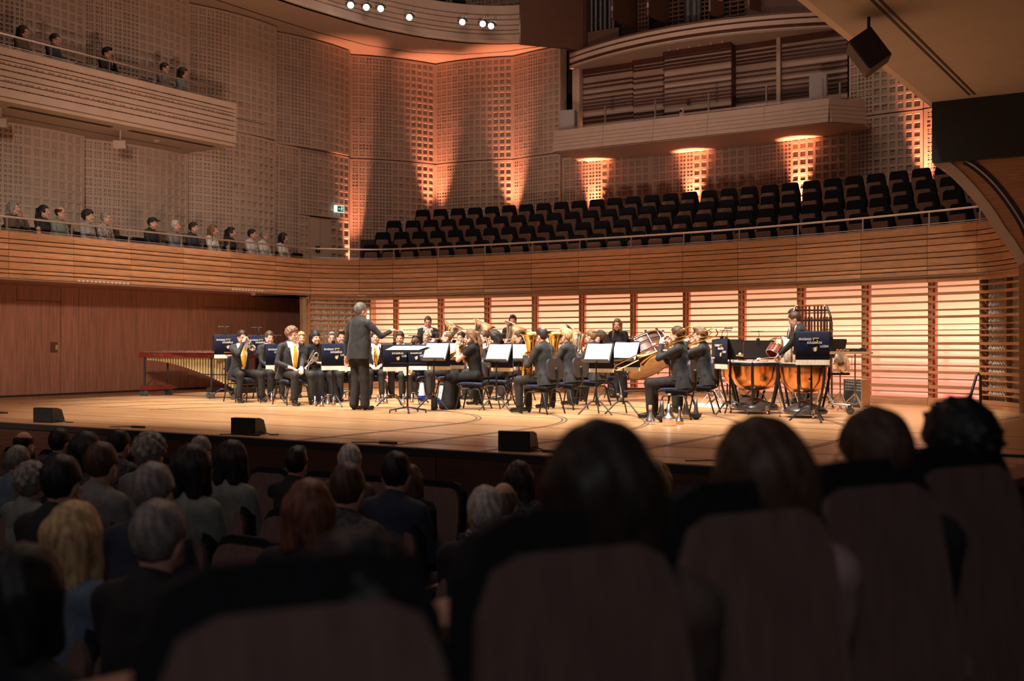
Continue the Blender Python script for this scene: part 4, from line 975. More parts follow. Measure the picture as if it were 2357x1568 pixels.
def person(label, loc, rz, seated=True, lean=4, head=(0, 0), hl=None, hr=None, grip=('relax', 'relax'), fem=False, style='short', hcol='hair_brown',
           outfit='suit', cloth='suit', pants='trousers', shirt='shirt', skin='skin', tie=False, bow=False, glasses=False, h=.0135, size=1.0, spread=.0, seat=.46, legs=True,
           feet=None, twist=0, long_skirt=False, bare_arms=False, seed=0, shoes='shoe', two_tone=False, cap=None, group=None, belly=0.0, wide=1.0):
    """faces +y; origin on the floor under the hips; hl/hr are hand positions in that frame"""
    T = thing('person', label, 'person', loc, rz, group); T.scale = (size,) * 3
    pz = seat + .105 if seated else .945
    Rm = rotz3(R(twist)) @ rotx(R(-lean)); P0 = np.array((0, 0, pz))
    def tp(x, y, z): return P0 + Rm @ np.array((x, y, z))
    wf = (.90 if fem else 1.0) * wide
    f = Field((-.55, -.40, -.02), (.55, .75 if seated else .62, pz + .62), h); ax = Rm @ np.array((0, 1.0, 0)); C = CLOTH
    Ftor = []   # torso shapes, reused for the shirt front and the tie
    def tor(fn, *a, **k): Ftor.append((fn, a, k)); getattr(f, fn)(*a, **k)
    hipc = PANTS if outfit in ('shirt', 'top') else C
    tor('cone', tp(0, -.01, .02), tp(0, -.005, .16), .158 * wf, .150 * wf * (.92 if fem else 1), hipc, k=.04, flat=(ax, .80))
    tor('cone', tp(0, .0 + belly * .4, .16), tp(0, .0, .30), (.150 + belly) * wf * (.9 if fem else 1), .162 * wf, C, k=.05, flat=(ax, .74))
    tor('cone', tp(0, .0, .30), tp(0, -.012, .415), .163 * wf, .150 * wf, C, k=.05, flat=(ax, .70))
    if fem:
        for sx in (-1, 1): tor('ell', tp(sx * .07, .085, .30), (.062, .055, .06), C, k=.04)
    tor('cone', tp(-.145 * wf, -.015, .462), tp(.145 * wf, -.015, .462), .056, .056, C, k=.05)
    tor('cone', tp(0, -.022, .44), tp(0, -.02, .525), .095, .058, C, k=.04)
    # legs
    LEGC = PANTS
    if legs:
        for sx in (-1, 1):
            hip = np.array((sx * .09, -.02, pz - .01))
            if seated:
                kn = np.array((sx * (.115 + spread), .435, seat + .055)); an = np.array((sx * (.12 + spread * 1.1), .42 if feet is None else feet, .10))
                f.cone(hip, kn, .092, .074, LEGC, .03); f.cone(kn, an + (0, 0, .03), .070, .060, LEGC, .03)
            else:
                kn = np.array((sx * .092, .02, .50)); an = np.array((sx * .10, -.02 + (.05 if sx > 0 else 0), .095))
                f.cone(hip, kn, .098, .084, LEGC, .04); f.cone(kn, an + (0, -.01, 0), .083, .076, LEGC, .03)
            f.cone(an + (0, -.01, -.045), an + (0, .155, -.062), .040, .034, SHOE, .01); (f.cone(an + (0, .05, -.045), an + (0, .09, -.052), .036, .034, EXTRA, .004) if two_tone else None); f.cone(an + (0, -.015, -.07), an + (0, -.012, 0), .03, .04, SHOE if seated else LEGC, .01)
        if long_skirt:
            if seated:
                for sx in (-1, 1): f.cone((sx * .12, .43, seat + .03), (sx * .16, .44, .07), .075, .125, LEGC, .05)
            else: f.cone((0, 0, pz - .05), (0, .0, .10), .15, .21, LEGC, .06)
    # arms
    H = []
    for sx, tgt in ((-1, hl), (1, hr)):
        S = tp(sx * .178 * wf, -.012, .448)
        if tgt is None: tgt = (sx * .13, .30, seat + .145) if seated else (sx * .26, .06, .80)
        Wp = np.array(tgt, float); l1, l2 = .29, .255; dv = Wp - S; D = np.linalg.norm(dv)
        if D > l1 + l2 - .004: Wp = S + dv / D * (l1 + l2 - .004); dv = Wp - S; D = np.linalg.norm(dv)
        a = (l1 * l1 - l2 * l2 + D * D) / (2 * D); hh = math.sqrt(max(l1 * l1 - a * a, 1e-6)); u = dv / D
        pole = np.array((sx * .55, -.35, -.8)); pole = pole - u * (pole @ u); E = S + u * a + _unit(pole) * hh
        amat = SKIN if bare_arms else C
        f.cone(S, S + (E - S) * .4, .060, .054, C, .03); f.cone(S + (E - S) * .3, E, .052 if not bare_arms else .043, .045 if not bare_arms else .038, amat, .02); f.cone(E, E + (Wp - E) * .90, .044 if not bare_arms else .037, .036 if not bare_arms else .028, amat, .015)
        if outfit == 'suit': f.cone(E + (Wp - E) * .90, E + (Wp - E) * .985, .0325, .0325, SHIRT, .0)
        H.append((Wp, _unit(Wp - E), sx))
    v, q, mid = f.mesh(); V, Q, MI = [v], [q], [mid]; n = len(v)
    # head
    hv, hq, hm = HEADS[fem]; hr_, hp = R(head[0]), R(head[1]); HR = rotz3(-hr_ + R(twist)) @ rotx(hp - R(lean) * .35); HC = tp(0, .018 + .0006 * lean, .655 + (0 if not fem else -.01))
    V.append(hv @ HR.T + HC); Q.append(hq + n); MI.append(hm); n += len(hv)
    for (Wp, d, sx), g in zip(H, grip):
        hv2, hq2, hm2 = HANDS[g]; hv2 = hv2.copy()
        if sx < 0: hv2[:, 0] *= -1; hq2 = hq2[:, ::-1]
        up = np.array((0, .25, 1.0)) if abs(d[2]) < .85 else np.array((sx * 1.0, .3, 0)); Rh = rot_to(d, up)
        V.append(hv2 @ Rh.T + Wp); Q.append(hq2 + n); MI.append(hm2); n += len(hv2)
    V = np.concatenate(V); Q = np.concatenate(Q); MI = np.concatenate(MI)
    me = np_mesh('body', V, Q, [skin, cloth, pants, shirt, shoes, 'lips', 'eye', 'shoe_white'], MI[Q[:, 0]], True)
    link('body', me, T)
    # hair
    if style:
        hv, hq = hair(style, seed); hme = np_mesh('hair', hv @ HR.T + HC, hq, hcol, None, True); link('hair', hme, T)
    def local(nm, mb, m): # attach something built in head space
        me = mb.mesh(nm, m); a = np.empty(len(me.vertices) * 3, np.float32); me.vertices.foreach_get('co', a); a = a.reshape(-1, 3) @ HR.T + HC
        me.vertices.foreach_set('co', a.ravel().astype(np.float32)); me.update(); return link(nm, me, T)
    if glasses:
        g = MB()
        for sx in (-1, 1):
            g.tube([(sx * .032 + .020 * math.cos(t), .098, .0 + .016 * math.sin(t)) for t in np.linspace(0, 2 * math.pi, 12, endpoint=False)], .0022, 5, closed=True)
            g.tube([(sx * .052, .096, .004), (sx * .079, .05, .006), (sx * .080, -.01, .0)], .0024, 5)
        g.tube([(-.012, .100, .002), (.012, .100, .002)], .0022, 5); local('glasses', g, 'black_gloss')
    if cap:
        c_ = MB(); c_.lathe([(.100, .045), (.098, .085), (.07, .125), (0, .142)], 18, Matrix.Scale(1.12, 4, (0, 1, 0))); c_.prism([(-.07, .08), (.07, .08), (.055, .17), (-.055, .17)], .05, .062); local('cap', c_, cap)
    if outfit == 'suit':
        jk = MB(); rows = []; bk = belly * .8
        LV = ((.26, .178, .128, .0), (.17, .176 + bk, .130 + bk, .0), (.08, .186 + bk * .6, .142 + bk * .6, -.012), (-.02, .200, .150, -.020), (-.115, .212, .156, -.026)) if not seated else ((.26, .178, .128, .0), (.17, .176 + bk, .128 + bk, .0), (.08, .190 + bk, .135 + bk * .6, -.018), (.0, .212, .142, -.045), (-.07, .225, .150, -.058), (-.12, .230, .152, -.066))
        for zz_, rx, ry, yo in LV:
            row = []
            for j in range(34):
                a_ = 2 * math.pi * j / 34 + math.pi / 2; lo_ = max(0, .10 - zz_)
                w_ = 1 + (.018 * math.sin(5 * a_ + seed) + .012 * math.sin(9 * a_ + 2 * seed)) * lo_ * 6
                row.append(tuple(tp(rx * wf * w_ * math.cos(a_), yo + ry * w_ * math.sin(a_), zz_ + (.10 * max(0, math.sin(a_) - .55) if seated else 0) * (1 if zz_ < .1 else 0))))
            rows.append(row)
        jk.loft(rows[::-1], caps=False, smooth=True); jk.build('jacket_skirt', cloth, T)
        for sx in (-1, 1):     # pocket flaps
            q = [tp(sx * (.165 + .012 * i), .075 - .075 * i, .055) for i in (0, 1, 2)]
            pk = MB(); pk.loft([[tuple(p_ + np.array((sx * .022, .012, 0)) * (1 if k_ else .6)) for p_ in q] + [tuple(p_ + np.array((sx * .018, .008, 0))) for p_ in q[::-1]] for k_, q in ((0, [p_ + np.array((0, 0, .0)) for p_ in q]), (1, [p_ + np.array((0, 0, -.05)) for p_ in q]))]); pk.build('pocket_flap', cloth, T)
        lp = MB()
        for sx in (-1, 1):     # lapels
            P_ = [tp(sx * .062, .058, .50), tp(sx * .150, .092, .40), tp(sx * .130, .116, .36), tp(sx * .046, .140, .20 if not tie else .10), tp(sx * .034, .143, .22 if not tie else .12), tp(sx * .088, .118, .38)]
            o_ = Rm @ np.array((0, .010, 0)); P_ = [p_ for p_ in P_]
            lp.add([tuple(p_ + o_) for p_ in P_] + [tuple(p_ - o_ * .5) for p_ in P_], [(0, 1, 2, 3, 4, 5)[::sx], (11, 10, 9, 8, 7, 6)[::sx]] + [(i, (i + 1) % 6, 6 + (i + 1) % 6, 6 + i) for i in range(6)])
        lp.build('lapel', cloth, T)
    # shirt front and tie lie on the chest surface
    def chest(name, infl, region, m, hh=.0065):
        g = Field(*_bounds(tp), hh)
        for fn, a, k in Ftor: getattr(g, fn)(*a, **k)
        x, y, z = g.grid(); L = [(x - P0[0]) * Rm[0][i] + (y - P0[1]) * Rm[1][i] + (z - P0[2]) * Rm[2][i] for i in range(3)]
        g.f = np.maximum(np.maximum(g.f - infl, -g.f - .02), region(*L)).astype(np.float32); vv, qq, _ = g.mesh()
        if len(vv): link(name, np_mesh(name, vv, qq, m, None, True), T)
    if outfit == 'suit':
        zlo = .06 if tie else .20
        chest('shirt_front', .006, lambda x, y, z: np.maximum(np.maximum(np.abs(x) - (.03 + .20 * np.clip(z - zlo, 0, .4)) * np.minimum(1, 1), zlo - z), .02 - y), shirt)
        f2 = MB()
        cvs = []
        for t in np.linspace(0, 2 * math.pi, 16, endpoint=False):
            cvs.append(tp(.062 * math.sin(t), -.022 + .062 * math.cos(t), .50 + (-.012 * math.cos(t))))
        f2.tube([tuple(p) for p in cvs], .015, 6, closed=True); f2.build('collar', shirt, T)
        if tie: chest('tie', .016, lambda x, y, z: np.maximum(np.maximum(np.abs(x) - (.022 + .10 * np.clip(.46 - z, 0, .2) * 1.0), np.maximum(z - .485, .07 - z + np.abs(x) * .9)), .02 - y), 'tie')
        if bow:
            b_ = MB()
            for sx in (-1, 1): b_.prism([(0, -.008), (sx * .05, -.024), (sx * .05, .024), (0, .008)][::sx], -.01, .01, Matrix.Translation(tp(0, .075, .485)) @ XZ)
            b_.build('bow_tie', 'dress', T)
    return T
def _bounds(tp):
    P = np.array([tp(x, y, z) for x in (-.2, .2) for y in (.0, .24) for z in (.02, .54)]); return P.min(0), P.max(0)
# ================================================================== furniture and instruments
def ML(loc, rz=0.0): return Matrix.Translation(loc) @ Matrix.Rotation(rz, 4, 'Z')
def place(px, Z, phi=0.0, z=0.0):
    s, t = PZ(px, Z); return (s, t, z), face(phi)
# ---- orchestra chair: faces +y
def make_chair():
    t = thing('orchestra_chair', 'x', 'chair')
    s_ = MB(); rows = []
    for y, zz_, w in ((-.20, .445, .19), (-.12, .455, .215), (.05, .462, .22), (.16, .458, .215), (.225, .435, .20)):
        rows.append([(-w, y, zz_ - .045), (w, y, zz_ - .045), (w + .008, y, zz_ - .02), (w - .02, y, zz_), (-w + .02, y, zz_), (-w - .008, y, zz_ - .02)])
    s_.loft(rows); s_.build('seat', 'blue_cushion', t)
    T = Matrix.Translation((0, -.235, .70)) @ Matrix.Rotation(R(-7), 4, 'X')
    b = MB().rbox((0, 0, 0), (.40, .03, .33), .09, T, 5, axis=1).build('backrest', 'chair_shell', t)
    MB().rbox((0, .022, 0), (.37, .025, .30), .08, T, 5, axis=1).build('pad', 'blue_cushion', b)
    MB().cyl((0, -.25, .70), (0, -.285, .70), .028, n=12).build('knob', 'chair_shell', b)
    MB().tube([(0, -.275, .72), (0, -.275, .50), (0, -.26, .42), (0, -.16, .38)], .014, 8).build('back_post', 'black_metal', t)
    MB().box((0, 0, .39), (.26, .30, .035)).box((0, -.05, .36), (.12, .20, .05)).build('mechanism', 'black_metal', t)
    for sx in (-1, 1):
        for sy, y1 in ((1, .24), (-1, -.26)):
            MB().tube([(sx * .17, sy * .02, .345), (sx * .20, sy * .13, .345), (sx * .215, sy * .165, .325), (sx * .235, y1, .0)], .0125, 7).build('leg', 'black_metal', t)
    MB().tube([(-.19, .0, .345), (.19, .0, .345)], .012, 6).tube([(-.23, -.17, .20), (.23, -.17, .20)], .006, 5).build('stretcher', 'black_metal', t)
    return t
CHAIR0 = make_chair(); _cu = [0]
def chair(loc, rz, label):
    t = CHAIR0 if _cu[0] == 0 else copy_tree(CHAIR0); _cu[0] += 1
    t.location = loc; t.rotation_euler = (0, 0, rz); t['label'] = label; t['group'] = 'orchestra chairs'; return t
# ---- music stands; the desk's music side faces -y, the audience-side banner hangs on +y
TXT = [text_mesh('BRASSBAND', .052), text_mesh('BÜRGERMUSIK', .052), text_mesh('LUZERN', .052)]
def _mat_me(me, m): me.materials.clear(); me.materials.append(M[m]); return me
for _t in TXT: _mat_me(_t, 'print_white')
def stand(label, loc, rz, banner=True, music=True, lamp=True, h=1.02, w=.50, dh=.34, tilt=22, plain=False, split=0.0, lampside=1):
    t = thing('music_stand', label, 'music stand', loc, rz, 'music stands'); T = Matrix.Translation((0, .02, h)) @ Matrix.Rotation(R(-tilt), 4, 'X')
    dk = MB().rbox((0, 0, dh / 2), (w, .012, dh), .03, T, 4, axis=1).build('desk', 'black_matte', t)
    MB().box((0, -.03, .0), (w, .07, .010), T).box((0, -.062, .012), (w, .006, .022), T).build('ledge', 'black_metal', dk)
    MB().cyl((0, .02, .62), (0, .02, h + .05), .011).build('upper_pole', 'black_metal', t); MB().cyl((0, .02, .16), (0, .02, .66), .0155).build('pole', 'black_metal', t)
    MB().cyl((0, .02, .60), (.035, .02, .60), .014).build('clamp', 'black_metal', t)
    for k in range(3):
        a = R(90 + 120 * k + 20); c, s = math.cos(a), math.sin(a)
        MB().tube([(0 + .02 * c, .02 + .02 * s, .20), (.07 * c, .02 + .07 * s, .205), (.13 * c, .02 + .13 * s, .175), (.30 * c, .02 + .30 * s, .012)], .0125, 7).build('leg', 'black_metal', t)
    if music:
        for sx in (-1, 1):
            pg = MB().box((sx * .108, -.011, .165), (.21, .003, .295), T).build('sheet', 'paper', dk)
            m_ = MB()
            for k in range(9): m_.box((sx * .108, -.0132, .05 + k * .029), (.175, .0008, .0065), T)
            m_.build('staves', 'ink', pg)
    if banner:
        bt = T @ Vector((0, .012, dh)); y0, zt = bt.y + .012, bt.z; bw = w * .92; zb = zt - .40
        mb = MB(); rows = []; n = 22
        for k in range(n + 1):
            x = -bw / 2 + bw * k / n; wv = .0008 * math.sin(k * 1.1) + .003 * math.sin(k * .43); f_ = (T @ Vector((x, -.012, dh - .05)))
            rows.append([(x, f_.y, f_.z), (x, (T @ Vector((x, -.010, dh + .006))).y, zt + .006), (x, y0, zt - .004), (x, y0 + .004 + wv, zt - .20), (x, y0 + wv * 1.6, zb), (x, y0 + wv * 1.6 - .006, zb), (x, y0 - .006 + wv, zt - .20), (x, y0 - .010, zt - .012), (x, (T @ Vector((x, -.004, dh))).y, zt - .004), (x, f_.y + .004, f_.z)])
        mb.loft(rows, smooth=True); b = mb.build('banner', 'velvet', t)
        fr = MB(); rows = []
        for k in range(45):
            x = -bw / 2 + bw * k / 44; wv = .0008 * math.sin(k * .55) + .003 * math.sin(k * .215); y = y0 + wv * 1.6
            rows.append([(x, y + .006, zb + .012), (x, y + .006, zb - .062 + .006 * (k % 2)), (x, y - .004, zb - .062 + .006 * (k % 2)), (x, y - .004, zb + .012)])
        fr.loft(rows); fr.build('fringe', 'fringe', b)
        if not plain:
            for k, (me, xo, zo) in enumerate(((TXT[0], -.41, -.115), (TXT[1], -.165, -.165), (TXT[2], .21, -.215))):
                sc = bw / .50 * .50; o = link('lettering', me, b); o.location = (-(bw * xo) if True else 0, y0 + .018, zt + zo)
                o.rotation_euler = (R(90), 0, R(180)); o.scale = (.92 * bw / .46, 1, 1); o.scale = (.60 * bw / .46, .90, 1)
            e = MB(); yb = y0 + .018; cx = -bw * .02
            e.box((cx - .03, yb, zt - .086), (.085, .003, .012)).box((cx - .0, yb, zt - .10), (.012, .003, .03)).tube([(cx - .035 + .025 * math.cos(a), yb, zt - .135 + .022 * math.sin(a)) for a in np.linspace(1.9, 4.6, 8)], .005, 5); e.build('emblem', 'print_gold', b); e = MB()
            e.tube([(cx - .022 + .024 * math.cos(a), yb, zt - .235 + .034 * math.sin(a)) for a in np.linspace(2.6, 6.8, 12)], .005, 5); e.tube([(cx - .045, yb, zt - .20), (cx - .045, yb, zt - .24)], .005, 5)
            e.build('emblem', 'print_gold', b); MB().box((cx - .022, yb + .002, zt - .235), (.022, .003, .045)).build('crest', 'print_white', b)
    if lamp:
        tp_ = T @ Vector((.02, 0, dh)); l = MB().box((tp_.x, tp_.y, tp_.z + .0), (.06, .04, .075)).build('lamp_clip', 'black_gloss', t)
        q = [(tp_.x, tp_.y, tp_.z + .03), (tp_.x - lampside * .02, tp_.y, tp_.z + .10), (tp_.x - lampside * .015, tp_.y - .05, tp_.z + .17), (tp_.x + lampside * .01, tp_.y - .10, tp_.z + .16)]
        MB().tube(q, .005, 6).build('gooseneck', 'black_metal', l); MB().rbox((q[-1][0], q[-1][1] - .02, q[-1][2]), (.22, .04, .016), .012, None, 3).build('lamp_head', 'grey_metal', l)
    return t
# ---- instruments
def bell_prof(r, L, r0, n=16, k=3.2): return [(r0 + (r - r0) * ((i / n) ** k), L * i / n) for i in range(n + 1)]
def cornet(label, mw, m='silver', flugel=False):
    """mouthpiece at the origin, bell towards +y"""
    t = thing('cornet' if not flugel else 'flugelhorn', label, 'brass instrument', mw=mw, group='brass instruments'); A = Matrix.Rotation(R(-90), 4, 'X')
    MB().lathe([(.013, 0), (.008, .012), (.005, .05), (.007, .08)], 12, A).build('mouthpiece', m, t)
    L = .36; br = .075 if flugel else .060; k = 2.3 if flugel else 3.0
    P = bell_prof(br, .26, .010, 16, k); B = Matrix.Translation((0, .12, -.045)) @ A
    bl = MB().lathe(P + [(br + .003, .26), (br + .003, .263), (br * .96, .258), (br * .55, .235), (.02, .16)], 24, B).build('bell', m, t)
    w = MB(); w.tube([(0, .06, 0), (0, .22, 0), (.004, .255, -.012), (.004, .262, -.04), (.004, .25, -.075), (0, .22, -.088), (0, .10, -.088)], .0065, 7)
    w.tube([(0, .13, -.045), (0, .06, -.047), (-.006, .03, -.060), (-.01, .02, -.085), (-.008, .03, -.11), (0, .06, -.122), (.0, .16, -.122)], [.010, .0105, .010, .0095, .009, .0085, .008], 7)
    w.tube([(.02, .11, -.06), (.05, .115, -.06), (.055, .13, -.06), (.05, .145, -.06), (.02, .15, -.06)], .006, 6)
    w.tube([(-.02, .155, -.07), (-.045, .16, -.07), (-.05, .175, -.07), (-.02, .19, -.07)], .006, 6); w.build('tubing', m, t)
    for k_ in range(3):
        y = .105 + k_ * .028; v = MB().cyl((0, y, -.15), (0, y, -.02), .0125, n=12).build('valve', m, t); MB().cyl((0, y, -.02), (0, y, .012), .004).cyl((0, y, .012), (0, y, .016), .009).build('button', m, v)
    return t
def tuba(label, mw, s=1.0, m='silver', name='tuba', mi='brass', nv=4):
    """stands on the lap: bell opens towards +z, mouthpiece at about (0, -.16, .42) * s; scaled by s"""
    t = thing(name, label, 'brass instrument', mw=mw, group='brass instruments')
    S = lambda p: tuple(s * c for c in p); P = [(r_ * s, z * s) for r_, z in ((.045, .06), (.055, .20), (.066, .34), (.082, .48), (.108, .58), (.145, .655), (.190, .70), (.215, .715), (.218, .722), (.205, .718), (.150, .68), (.105, .61), (.075, .50))]
    MB().lathe(P, 28, Matrix.Translation((.10 * s, 0, 0))).build('bell', m, t)
    w = MB(); w.tube([S(p) for p in ((.10, 0, .07), (.10, 0, .0), (.085, 0, -.07), (.04, 0, -.115), (-.02, 0, -.12), (-.07, 0, -.09), (-.09, 0, -.02), (-.095, 0, .12), (-.09, 0, .30), (-.06, 0, .37), (-.01, 0, .385))], [s * r_ for r_ in (.045, .045, .044, .043, .041, .039, .037, .033, .028, .026, .024)], 12)
    w.build('body_bow', m, t)
    w = MB(); w.tube([S(p) for p in ((-.01, .02, .385), (.03, .03, .36), (.035, .035, .28), (.03, .04, .02), (.0, .04, -.05), (-.04, .04, -.05), (-.06, .04, .0), (-.06, .04, .22))], s * .018, 9)
    w.tube([S(p) for p in ((-.035, -.04, .05), (-.035, -.06, -.03), (.0, -.06, -.06), (.03, -.06, -.03), (.03, -.05, .16))], s * .014, 8)
    w.tube([S(p) for p in ((-.05, -.05, .20), (-.13, -.04, .22), (-.15, -.04, .16), (-.13, -.04, .10), (-.05, -.05, .10))], s * .012, 8)
    w.tube([S(p) for p in ((.0, -.05, .22), (.0, -.08, .33), (.02, -.13, .40), (.02, -.17, .43))], s * .009, 7); w.build('tubing', mi, t)
    for k in range(nv):
        x = (-.06 + k * .033) * s; v = MB().cyl((x, -.045 * s, .08 * s), (x, -.045 * s, .24 * s), .0155 * s, n=10).build('valve', m, t); MB().cyl((x, -.045 * s, .24 * s), (x, -.045 * s, .27 * s), .006 * s).build('button', m, v)
    MB().lathe([(.005 * s, 0), (.016 * s, .03 * s)], 10, Matrix.Translation(S((.02, -.165, .425))) @ Matrix.Rotation(R(60), 4, 'X')).build('mouthpiece', 'silver', t)
    return t
def trombone(label, mw):
    """mouthpiece at the origin, slide towards +y, bell on the player's left (-x)"""
    t = thing('trombone', label, 'brass instrument', mw=mw, group='brass instruments'); A = Matrix.Rotation(R(-90), 4, 'X')
    MB().lathe([(.016, -.03), (.012, 0), (.006, .05)], 12, A).build('mouthpiece', 'silver', t)
    MB().tube([(0, .0, 0), (0, .92, 0), (.0, .955, -.03), (0, .955, -.05), (0, .92, -.08), (0, .10, -.08)], .0085, 8).build('slide', 'brass', t)
    MB().tube([(0, .18, 0), (0, .18, -.08)], .007, 6).tube([(0, .10, 0), (0, .10, -.08)], .007, 6).build('slide_brace', 'silver', t)
    w = MB(); w.tube([(0, .10, -.08), (-.02, .04, -.07), (-.055, -.05, -.02), (-.07, -.24, .02), (-.075, -.33, .03), (-.085, -.37, .0), (-.095, -.385, -.05), (-.10, -.37, -.09), (-.10, -.33, -.105), (-.10, .0, -.10)], [.009, .009, .009, .009, .010, .010, .010, .011, .011, .012], 8)
    w.tube([(-.075, -.20, .02), (-.10, -.20, -.10)], .006, 6)
    w.tube([(-.085, -.10, .0), (-.12, -.16, .03), (-.13, -.26, .03), (-.12, -.30, -.03), (-.12, -.22, -.07), (-.10, -.08, -.04)], .008, 7); w.build('tuning_slide', 'brass', t)
    MB().lathe(bell_prof(.108, .52, .012, 20, 3.4) + [(.110, .522), (.104, .518), (.06, .46), (.03, .36)], 26, Matrix.Translation((-.10, -.0, -.10)) @ A).build('bell', 'brass', t)
    return t
def timpano(label, loc, rz, r=.36, logo=False, label_g='timpani'):
    t = thing('timpano', label, 'timpani', loc, rz, label_g); h0 = .80
    P = [(.02, .36), (r * .35, .362), (r * .60, .385), (r * .80, .45), (r * .93, .55), (r * .985, .68), (r * 1.0, .755)]
    bw = MB().lathe(P, 36).build('bowl', 'copper', t)
    MB().lathe([(r * 1.0, .745), (r * 1.05, .75), (r * 1.06, .80), (r * 1.03, .808), (r * 1.0, .80)], 36).build('hoop', 'black_metal', t)
    MB().lathe([(0, .806), (r * 1.01, .806), (r * 1.02, .798)], 36).build('drum_head', 'drum_white', t)
    for k in range(6):
        a = R(60 * k + 12); c, s = math.cos(a), math.sin(a)
        MB().box((r * 1.075 * c, r * 1.075 * s, .775), (.035, .035, .055), None).cyl((r * 1.085 * c, r * 1.085 * s, .76), (r * 1.085 * c, r * 1.085 * s, .83), .006).build('tension_lug', 'chrome', t)
    for k in range(6):
        a = R(60 * k + 12); c, s = math.cos(a), math.sin(a)
        MB().tube([(r * 1.08 * c, r * 1.08 * s, .75), (r * 1.10 * c, r * 1.10 * s, .60), (r * .98 * c, r * .98 * s, .38), (r * .80 * c, r * .80 * s, .12)], [.020, .022, .019, .017], 7).build('strut', 'black_metal', t)
        MB().tube([(0, 0, .22), (r * .55 * c, r * .55 * s, .34)], .005, 5).build('rod', 'chrome', t)
    rows = []
    for z, rr in ((.05, .86), (.09, .92), (.14, .80), (.19, .45), (.24, .16)):
        rows.append([(r * rr * (1 + .10 * math.cos(3 * a_)) * math.cos(a_), r * rr * (1 + .10 * math.cos(3 * a_)) * math.sin(a_), z) for a_ in np.linspace(0, 2 * math.pi, 30, endpoint=False)])
    MB().loft(rows, smooth=True).build('base', 'grey_metal', t)
    for k in range(3):
        a = R(120 * k - 75); c, s = math.cos(a) * r * 1.0, math.sin(a) * r * 1.0
        w_ = MB().cyl((c - .014, s, .045), (c + .014, s, .045), .045, n=16).build('caster', 'chrome', t); MB().box((c, s, .10), (.05, .06, .07)).build('fork', 'chrome', w_)
    if logo:
        me = text_mesh('majestic', .085); _mat_me(me, 'wood_dark'); zc = .655
        for v in me.vertices:
            a = (v.co.x - .165) / (r * .985); rr = r * .987 + v.co.z + .0; z = v.co.y + zc; v.co = (math.sin(a) * rr, -math.cos(a) * rr, z)
        link('lettering', me, bw)
        c_ = MB()
        for k in range(-2, 3): a = k * .045; c_.cyl((math.sin(a) * r * .99, -math.cos(a) * r * .99, zc + .075), (math.sin(a) * r * .992, -math.cos(a) * r * .992, zc + .10 - .006 * abs(k)), .006, .001, 6)
        c_.build('crown_mark', 'wood_dark', bw)
    return t
def mute(kind, label, loc, s=1.0):
    t = thing('mute', label, 'mute', (loc[0], loc[1], 0), 0, 'mutes on the stage floor'); S = lambda P: [(r_ * s, z * s) for r_, z in P]
    if kind == 'straight': MB().lathe(S([(0, 0), (.060, 0), (.066, .008), (.066, .05), (.062, .062), (.030, .13), (.022, .20), (.020, .26), (0, .26)]), 24).build('body', 'aluminium', t); MB().lathe(S([(.0235, .20), (.0235, .262), (0, .263)]), 16).build('cork', 'cork', t)
    if kind == 'big': MB().lathe(S([(0, 0), (.076, 0), (.080, .006), (.080, .085), (.082, .09), (.072, .10), (.050, .12), (.030, .17), (.022, .26), (0, .262)]), 28).build('body', 'aluminium', t); MB().box((.05 * s, -.065 * s, .08 * s), (.014, .012, .03)).build('clip', 'chrome', t)
    if kind == 'copper':
        MB().lathe(S([(0, 0), (.052, 0), (.058, .008), (.058, .045)]), 24).build('bottom', 'copper', t); MB().lathe(S([(.058, .045), (.054, .055), (.026, .11), (.019, .18), (.017, .24), (0, .241)]), 24).build('body', 'aluminium', t); MB().lathe(S([(.0185, .235), (.0185, .25), (0, .251)]), 12).build('cap', 'black_matte', t)
    if kind == 'cup':
        MB().lathe(S([(0, .03), (.04, .012), (.07, .04), (.088, .085), (.090, .09), (.082, .088), (.05, .05)]), 24).build('cup', 'black_matte', t); MB().lathe(S([(.07, .088), (.05, .086)]), 24).build('felt', 'felt_red', t)
        MB().lathe(S([(.045, .03), (.048, .06), (.034, .12), (.024, .20), (.020, .30), (0, .301)]), 20).build('cone', 'grey_metal', t); MB().lathe(S([(0, 0), (.03, 0), (.03, .03)]), 16).build('foot', 'black_matte', t)
    if kind == 'blue':
        MB().lathe(S([(0, .055), (.03, .055), (.075, .09), (.098, .15), (.102, .165), (.094, .16), (.06, .12)]), 28).build('bowl', 'mute_blue', t); MB().lathe(S([(.062, .145), (.045, .28), (.026, .395), (0, .396)]), 20).build('cone', 'mute_white', t)
        MB().lathe(S([(.027, .385), (.027, .415), (0, .416)]), 14).build('cap', 'black_matte', t); MB().lathe(S([(0, 0), (.035, 0), (.035, .055)]), 16).build('foot', 'mute_white', t)
    if kind == 'small': MB().lathe(S([(0, 0), (.034, 0), (.038, .012), (.036, .035)]), 18).build('bottom', 'copper', t); MB().lathe(S([(.036, .035), (.018, .08), (.013, .15), (0, .151)]), 18).build('body', 'aluminium', t)
    return t
